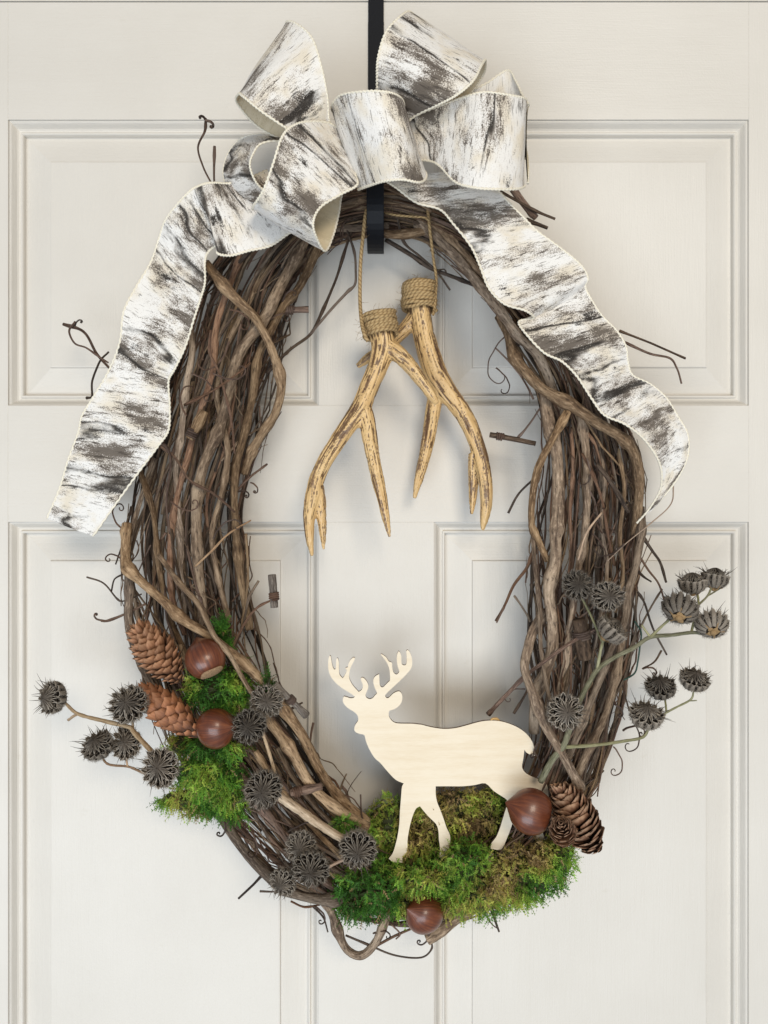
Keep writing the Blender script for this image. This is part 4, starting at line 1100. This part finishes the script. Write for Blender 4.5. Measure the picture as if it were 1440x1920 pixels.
# ------------------------------------------------------------------ chestnuts
def basis(axis):
    z = np.array(axis, float); z /= np.linalg.norm(z)
    x = np.cross([0, 1, 0] if abs(z[1]) < 0.9 else [1, 0, 0], z); x /= np.linalg.norm(x)
    return x, np.cross(z, x), z
def W(v):
    """(right, up, toward the viewer) -> world"""
    return np.array([v[0], -v[2], v[1]])
def chestnut(px, py, d, rx, apex, label, flat=0.9, roll=0.0):
    c = P(px, py, d); R = PR(rx, d)
    root = empty('chestnut', c); tag(root, label, 'chestnut', 'chestnuts on the wreath')
    x, y, z = basis(W(apex))
    cr, sr = math.cos(roll), math.sin(roll); x, y = x * cr + y * sr, -x * sr + y * cr
    nu, nv = 40, 26
    V, F, U = [], [], []
    def prof(t):      # t 0 apex .. 1 base ; returns radial, axial
        a = t * math.pi
        r = math.sin(a) ** 0.92; h = math.cos(a)
        if t < 0.22:
            k = 1 - t / 0.22; h = h + 0.26 * k ** 2; r = r * (1 - 0.20 * k)
        if h < -0.72: h = -0.72 + (h + 0.72) * 0.35
        return r, h
    for j in range(nv + 1):
        r, h = prof(j / nv)
        for i in range(nu):
            th = 2 * math.pi * i / nu
            w = 1 + 0.035 * math.sin(3 * th + px) + 0.03 * math.sin(2 * th + py)
            V.append(c + R * (x * math.cos(th) * r * w + y * math.sin(th) * r * flat * w + z * h))
    for j in range(nv):
        for i in range(nu):
            F.append((j * nu + i, j * nu + (i + 1) % nu, (j + 1) * nu + (i + 1) % nu, (j + 1) * nu + i))
            U += [(i / nu, j / nv), ((i + 1) / nu, j / nv), ((i + 1) / nu, (j + 1) / nv), (i / nu, (j + 1) / nv)]
    obj('shell', V, [f[::-1] for f in F], M_NUT, root, uv=np.array(U).reshape(-1, 4, 2)[:, ::-1].reshape(-1, 2))
    V, F = [], []
    for j in range(7):
        for i in range(24):
            th = 2 * math.pi * i / 24; rr = j / 6 * 0.60 * (1 + 0.06 * math.sin(th * 4 + px))
            # hug the base surface
            t = 1 - math.asin(min(0.99, rr ** (1 / 0.92) if rr > 0 else 0)) / math.pi
            _, h = prof(t)
            V.append(c + R * (x * math.cos(th) * rr + y * math.sin(th) * rr * flat + z * (h - 0.03 * (1 - (j / 6) ** 4) - 0.005)))
    for j in range(6):
        for i in range(24):
            F.append((j * 24 + i, j * 24 + (i + 1) % 24, (j + 1) * 24 + (i + 1) % 24, (j + 1) * 24 + i))
    obj('scar', V, F, M_HIL, root)
chestnut(386, 1236, .098, 38, (-.42, .72, -.34), 'glossy chestnut beside the upper pinecone, pale scar at its lower edge', 0.98)
chestnut(404, 1365, .096, 36.5, (.74, .10, .30), 'striped reddish chestnut beside the lower left pinecone', 0.95)
chestnut(995, 1521, .098, 41, (-.92, .34, .06), 'pointed chestnut in front of the hind leg of the wooden deer', 0.92)
chestnut(796, 1714, .080, 36, (-.72, .45, .45), 'small chestnut at the very bottom of the wreath below the moss', 0.86)

# ------------------------------------------------------------------ pinecones
def scale_mesh(name, mat, curl=0.22, wid=0.95, point=1.0):
    nx, ny = 4, 5
    top, bot = [], []
    for j in range(ny + 1):
        y = j / ny
        w = wid * 0.5 * (0.35 + 0.65 * math.sin(min(1, y / 0.72) * math.pi / 2)) if y < 0.72 else wid * 0.5 * math.sqrt(max(0.0, 1 - ((y - 0.72) / 0.285) ** 2)) ** point
        for i in range(nx + 1):
            x = (i / nx * 2 - 1) * w
            yy = y - 0.10 * (i / nx * 2 - 1) ** 2 * y
            z = curl * (y ** 2) * 0.6 + 0.55 * x * x
            top.append((x, yy, z)); bot.append((x, yy, z - 0.07 * (1 - y * 0.45)))
    V = top + bot; o = len(top); F = []
    k = nx + 1
    for j in range(ny):
        for i in range(nx):
            a = j * k + i
            F.append((a, a + 1, a + k + 1, a + k)); F.append((o + a, o + a + k, o + a + k + 1, o + a + 1))
    for j in range(ny):
        a = j * k; F.append((a, a + k, o + a + k, o + a)); a = j * k + nx; F.append((a, o + a, o + a + k, a + k))
    return mesh_data(name, V, F, mat)
def pinecone(tipp, basep, Rpx, n, sme, label, el0=20, el1=78, sw=0.8, core=0.42, plump=0.5, length=1.0):
    a, b = P(*basep), P(*tipp)
    L = np.linalg.norm(b - a); R = PR(Rpx, basep[2])
    root = empty('pinecone', a); tag(root, label, 'pinecone', 'pinecones on the wreath')
    x, y, z = basis(b - a)
    def prof(t): return (math.sin(min(1, (t + 0.10) / (plump + 0.10)) * math.pi / 2) if t < plump else math.cos((t - plump) / (1.04 - plump) * math.pi / 2) ** 0.75)
    V, F = [], []
    for j in range(13):
        t = j / 12; r = R * core * max(0.05, prof(t))
        for i in range(12):
            th = i / 12 * 6.2832
            V.append(a + z * t * L * 0.93 + (x * math.cos(th) + y * math.sin(th)) * r)
    for j in range(12):
        for i in range(12):
            F.append((j * 12 + i, j * 12 + (i + 1) % 12, j * 12 + 12 + (i + 1) % 12, j * 12 + 12 + i))
    F.append(tuple(range(11, -1, -1))); F.append(tuple(range(144, 156)))
    obj('core', V, F, M_CORE, root)
    for i in range(n):
        t = i / (n - 1); t = t ** 0.93
        th = i * 2.39996 + 0.08 * RNG.randn()
        pr_ = max(0.16, prof(t))
        out_ = x * math.cos(th) + y * math.sin(th)
        el = math.radians(el0 + (el1 - el0) * t ** 1.5 + RNG.randn() * 4)
        dirn = out_ * math.cos(el) + z * math.sin(el)
        rc = R * core * pr_ * 0.7
        Ls = max((R * pr_ - rc) / max(0.35, math.cos(el)) * length, R * 0.30)
        Ls = min(Ls, R * 0.95)
        p0 = a + z * (t * L * 0.90 - 0.02 * L) + out_ * rc
        xt = np.cross(dirn, z); xt /= np.linalg.norm(xt) + 1e-9
        zt = np.cross(xt, dirn)
        wsc = R * sw * max(0.34, pr_) * RNG.uniform(0.92, 1.08)
        o = bpy.data.objects.new('scale', sme); link(o, root)
        m = Matrix.Identity(4)
        for r_ in range(3):
            m[r_][0] = xt[r_] * wsc; m[r_][1] = dirn[r_] * Ls; m[r_][2] = zt[r_] * Ls * 0.9; m[r_][3] = p0[r_] - a[r_]
        o.matrix_local = m
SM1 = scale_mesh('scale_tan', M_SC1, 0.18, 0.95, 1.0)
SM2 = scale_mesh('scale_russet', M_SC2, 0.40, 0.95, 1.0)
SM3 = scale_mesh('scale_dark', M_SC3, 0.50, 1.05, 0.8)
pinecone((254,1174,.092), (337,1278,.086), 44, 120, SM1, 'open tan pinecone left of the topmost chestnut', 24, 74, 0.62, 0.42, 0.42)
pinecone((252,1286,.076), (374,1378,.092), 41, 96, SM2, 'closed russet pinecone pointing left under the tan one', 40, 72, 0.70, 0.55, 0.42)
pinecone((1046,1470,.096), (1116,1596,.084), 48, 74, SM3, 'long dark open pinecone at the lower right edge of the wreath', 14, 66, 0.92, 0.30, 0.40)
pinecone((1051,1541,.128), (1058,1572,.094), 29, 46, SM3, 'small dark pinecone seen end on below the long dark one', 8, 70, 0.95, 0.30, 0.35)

# ------------------------------------------------------------------ velvet seed pods on their stalks
def pod_mesh(seed):
    R = np.random.RandomState(seed)
    nc = 13
    V, F, A = [], [], []
    def add_tube(path, rad, a, sg=4):
        v, f, _ = tube(np.asarray(path), rad, sg, cap=False)
        b0 = len(V)
        V.extend([tuple(q) for q in v]); F.extend([tuple(i + b0 for i in q) for q in f])
        A.extend(list(np.repeat(np.broadcast_to(a, (len(path),)), sg)))
    def side_r(z):        # outline of the cup seen from the side
        t = np.clip((z + 0.98) / 0.6, 0, 1)
        return 0.42 + 0.58 * np.sin(t * math.pi / 2) ** 0.8
    for c in range(nc):
        th0 = 2 * math.pi * c / nc + R.uniform(-0.05, 0.05)
        ca, sa = math.cos(th0), math.sin(th0)
        sz = R.uniform(0.92, 1.07); zoff = R.uniform(-0.05, 0.06)
        rot = lambda x, y, z: (x * ca - y * sa, x * sa + y * ca, z)
        K, rows = 15, 7
        base = len(V); top = []
        for v in range(rows):
            hv = v / (rows - 1)
            for k in range(K):
                t = k / (K - 1) * 2 - 1
                rr = 0.34 + 0.66 * math.cos(t * math.pi / 2) ** 0.62
                half = math.tan(math.pi / nc) * 0.90
                wx = math.copysign(abs(math.sin(t * math.pi)) ** 0.62, t) * half * (0.25 + 0.70 * rr)
                ztop = 0.26 - 0.34 * max(0, rr - 0.34) / 0.66 + zoff
                z = -0.98 + (ztop + 0.98) * hv
                sc = side_r(z) * (1 - (0.10 * max(0, hv - 0.75) / 0.25 if rr > 0.75 else 0))
                fl = max(0, hv - 0.6) / 0.4 * max(0, 1 - abs(t) / 0.42)
                p = rot(rr * sc * sz + 0.20 * fl ** 1.5, wx * (0.45 + 0.55 * sc) * (1 - 0.35 * fl), z + 0.10 * fl + R.randn() * 0.014)
                V.append(p)
                A.append(0.75 if v == rows - 1 else 0.12 + 0.14 * R.rand() + (0.45 if abs(t) < 0.16 else 0))
                if v == rows - 1: top.append(p)
        for v in range(rows - 1):
            for k in range(K - 1):
                a = base + v * K + k
                F.append((a, a + 1, a + K + 1, a + K))
        add_tube(np.array(top) + R.randn(K, 3) * 0.008, 0.026, 0.85 + 0.15 * R.rand(K))
        def bristle(p, dirn, L, w, a0, a1, n=4, bend=0.25):
            dirn = np.array(dirn, float); dirn /= np.linalg.norm(dirn)
            bd = R.randn(3) * bend
            f_ = np.linspace(0, 1, n)[:, None]
            add_tube(np.array(p) + dirn * L * f_ + bd * L * f_ ** 2, w * (1 - 0.88 * f_[:, 0]), np.linspace(a0, a1, n), 3)
        # beak of the carpel, split in two
        for sgn in (-1, 1):
            y = sgn * 0.07 + R.uniform(-0.03, 0.03)
            bristle(rot(0.74, y, 0.06 + zoff), (ca * 0.75 + R.randn() * 0.14, sa * 0.75 + R.randn() * 0.14, R.uniform(0.35, 0.85)), R.uniform(0.50, 0.78), 0.046, 0.6, 0.3)
        # felted star in the middle
        for q in range(5):
            tt = th0 + (q - 2) * 0.10 + R.uniform(-0.04, 0.04)
            n = 5; f_ = np.linspace(0, 1, n); rr = 0.03 + R.uniform(0.46, 0.70) * f_
            h = 0.46 + R.uniform(-0.06, 0.06) - 0.26 * f_ ** 1.8
            tw = tt + R.uniform(-0.12, 0.12) * f_
            add_tube(np.stack([rr * np.cos(tw), rr * np.sin(tw), h], -1), 0.034 * (1 - 0.5 * f_), 0.30 + 0.55 * R.rand() * f_, 4)
        for q in range(60):
            tt = th0 + R.uniform(-0.24, 0.24); h = R.uniform(-0.85, 0.12)
            r = float(side_r(h)) * 0.98
            bristle((r * math.cos(tt), r * math.sin(tt), h), (math.cos(tt) + R.randn() * 0.7, math.sin(tt) + R.randn() * 0.7, R.randn() * 0.7), R.uniform(0.08, 0.22), 0.011, 0.95, 0.8, 2, 0.3)
    b0 = len(V)
    for j in range(5):
        for i in range(12):
            th = i / 12 * 6.2832
            r = [0.30, 0.48, 0.60, 0.52, 0.15][j]; z = [-0.95, -0.7, -0.3, 0.0, 0.34][j]
            V.append((r * math.cos(th), r * math.sin(th), z)); A.append(0.02)
    for j in range(4):
        for i in range(12):
            F.append((b0 + j * 12 + i, b0 + j * 12 + (i + 1) % 12, b0 + j * 12 + 12 + (i + 1) % 12, b0 + j * 12 + 12 + i))
    return mesh_data('pod_%d' % seed, V, F, M_POD, attrs={'rim': A})
PODS = [pod_mesh(s) for s in (1, 2, 3, 4, 5)]
def calyx_mesh():
    parts = []
    V, F = [], []
    for j in range(6):
        for i in range(12):
            ph = j / 5 * math.pi; th = i / 12 * 6.2832
            V.append((0.24 * math.sin(ph) * math.cos(th), 0.24 * math.sin(ph) * math.sin(th), -1.06 + 0.16 * math.cos(ph)))
    for j in range(5):
        for i in range(12):
            F.append((j * 12 + i, j * 12 + (i + 1) % 12, j * 12 + 12 + (i + 1) % 12, j * 12 + 12 + i))
    for s in range(5):
        th = s * 1.2566; b0 = len(V)
        for j in range(5):
            f_ = j / 4; w = 0.16 * math.sin(min(1, f_ * 1.5 + 0.2) * math.pi) + 0.03
            r = 0.12 + 0.58 * f_; z = -1.10 + 0.24 * f_ * f_ + 0.06 * math.sin(s * 3 + f_ * 5)
            for i in (-1, 0, 1):
                y = i * w
                V.append((r * math.cos(th) - y * math.sin(th), r * math.sin(th) + y * math.cos(th), z + 0.05 * abs(i)))
        for j in range(4):
            for i in range(2):
                F.append((b0 + j * 3 + i, b0 + j * 3 + i + 1, b0 + j * 3 + 4 + i, b0 + j * 3 + 3 + i))
    return mesh_data('calyx', V, F, M_CALYX)
CAL = calyx_mesh()
npod = [0]
def sprig(loc, label, stems, pods):
    root = empty('seed_pod_sprig', P(*loc)); tag(root, label, 'dried sprig', 'dried seed pod sprigs')
    a = origin(root)
    for pts, r0, r1, mat in stems:
        q = spline(PV(pts), 8)
        q = kink(q, 0.0003)
        rr = np.linspace(PR(r0, pts[0][2]), PR(r1, pts[-1][2]), len(q)) * (1 + 0.05 * RNG.randn(len(q)))
        v, f, u = tube(q, rr, 8)
        obj('stem', v, f, mat, root, uv=u)
    for px, py, d, r, ax in pods:
        k = npod[0]; npod[0] += 1
        o = bpy.data.objects.new('seed_pod', PODS[k % 5]); link(o, root)
        x, y, z = basis(W(ax)); th = k * 1.7
        x, y = x * math.cos(th) + y * math.sin(th), -x * math.sin(th) + y * math.cos(th)
        R = PR(r, d) * 0.92; c = P(px, py, d) - a
        m = Matrix.Identity(4)
        for i in range(3):
            m[i][0] = x[i] * R * (0.93 + 0.14 * ((k * 37) % 10) / 10); m[i][1] = y[i] * R * (0.93 + 0.14 * ((k * 53) % 10) / 10); m[i][2] = z[i] * R * (0.85 + 0.3 * ((k * 71) % 10) / 10); m[i][3] = c[i]
        o.matrix_local = m
        link(bpy.data.objects.new('calyx', CAL), o)
sprig((250,1372,.08), 'straw coloured sprig of five dark spiky pods reaching out left of the pinecones', [
    ([(330,1450,.07),(290,1414,.085),(250,1372,.09),(244,1364,.09),(196,1352,.09),(146,1338,.088),(123,1318,.086),(105,1309,.082)], 5.2, 2.6, M_STRAW),
    ([(146,1338,.088),(137,1343,.09),(128,1350,.09)], 2.6, 2.6, M_STRAW), ([(250,1372,.09),(249,1356,.088),(246,1340,.08)], 2.6, 2.2, M_STRAW),
    ([(300,1462,.075),(265,1447,.085),(240,1437,.087),(204,1433,.087),(192,1420,.085),(184,1405,.08)], 2.6, 1.8, M_STEMTAN),
    ([(240,1437,.087),(237,1422,.085),(236,1405,.08)], 2.0, 1.8, M_STEMTAN)],
    [(93,1308,.09,34,(-.5,.12,.85)), (240,1320,.10,37,(-.08,.42,.9)), (181,1395,.095,31,(-.22,.72,.65)), (236,1393,.085,30,(0,.38,.92)), (299,1440,.105,36,(-.05,.3,.95))])
sprig((517,1457,.08), 'sprig of three pods pressed on the vines right of the left chestnuts', [
    ([(490,1340,.085),(493,1373,.090),(500,1397,.092),(510,1429,.092),(517,1457,.090),(520,1490,.08)], 3.0, 3.2, M_STRAW), ([(470,1365,.085),(495,1376,.088)], 2.2, 2.2, M_STRAW)],
    [(500,1315,.098,31,(.1,.12,1)), (467,1362,.106,33,(.02,.08,1)), (493,1482,.104,36,(.02,.08,1))])
sprig((600,1545,.08), 'thick straw stalk with four pods low on the left curve of the wreath', [
    ([(512,1486,.088),(524,1493,.091),(561,1518,.093),(594,1542,.093),(629,1565,.091),(655,1580,.085)], 9, 8, M_STRAW),
    ([(600,1632,.085),(622,1622,.087),(650,1608,.085)], 3.0, 3.0, M_STEMTAN), ([(530,1650,.075),(570,1625,.078),(600,1632,.085)], 2.5, 3.0, M_STEMTAN)],
    [(671,1594,.104,35,(0,.04,1)), (583,1631,.106,34,(.02,.02,1)), (564,1590,.092,33,(-.1,.22,.95)), (529,1656,.092,27,(-.3,-.1,.95))])
sprig((1060,1400,.09), 'greenish branching sprig of eleven pods spreading past the right side of the wreath', [
    ([(1014,1466,.085),(1035,1426,.092),(1057,1397,.096),(1068,1368,.097),(1086,1318,.096),(1104,1282,.094),(1122,1253,.092),(1154,1231,.09),(1191,1213,.088),(1219,1195,.087),(1259,1191,.086),(1299,1186,.084),(1328,1190,.08)], 6.5, 3.0, M_GREENSTEM),
    ([(1219,1195,.087),(1240,1175,.088),(1262,1156,.088)], 3.0, 2.4, M_GREENSTEM), ([(1219,1195,.087),(1208,1180,.087),(1203,1172,.087)], 2.4, 2.0, M_GREENSTEM),
    ([(1297,1186,.084),(1300,1170,.08),(1309,1134,.074),(1306,1105,.07)], 2.6, 2.0, M_GREENSTEM),
    ([(1309,1134,.074),(1328,1116,.07),(1336,1094,.066)], 2.2, 1.8, M_GREENSTEM), ([(1328,1116,.07),(1343,1108,.068),(1351,1102,.066)], 1.6, 1.4, M_GREENSTEM),
    ([(1119,1257,.092),(1126,1220,.092),(1132,1195,.09),(1136,1150,.088)], 3.2, 2.4, M_GREENSTEM), ([(1130,1205,.09),(1105,1150,.085),(1085,1110,.085)], 2.4, 2.0, M_GREENSTEM),
    ([(1060,1401,.096),(1115,1397,.092),(1169,1390,.088),(1205,1383,.085),(1216,1366,.083)], 3.6, 2.4, M_GREENSTEM),
    ([(1222,1352,.07),(1250,1336,.075),(1270,1325,.075),(1295,1311,.075),(1300,1296,.075)], 2.2, 1.8, M_GREENSTEM), ([(1250,1336,.075),(1248,1322,.073),(1246,1308,.07)], 2.0, 1.8, M_GREENSTEM),
    ([(1290,1314,.075),(1307,1313,.076)], 1.4, 1.2, M_GREENSTEM)],
    [(1083,1097,.100,29,(-.06,.2,1)), (1140,1118,.102,30,(.02,.1,1)), (1152,1176,.098,31,(.55,.6,.15)), (1060,1335,.106,34,(.02,.2,1)),
     (1298,1087,.072,27,(-.05,.98,.04)), (1341,1078,.066,26,(.12,.96,-.1)), (1276,1136,.092,33,(.38,.55,-.74)), (1333,1165,.086,30,(.22,.5,-.84)),
     (1238,1284,.076,31,(-.18,.84,.42)), (1303,1270,.08,29,(.05,.86,.45)), (1213,1336,.09,33,(-.05,.86,.42))])
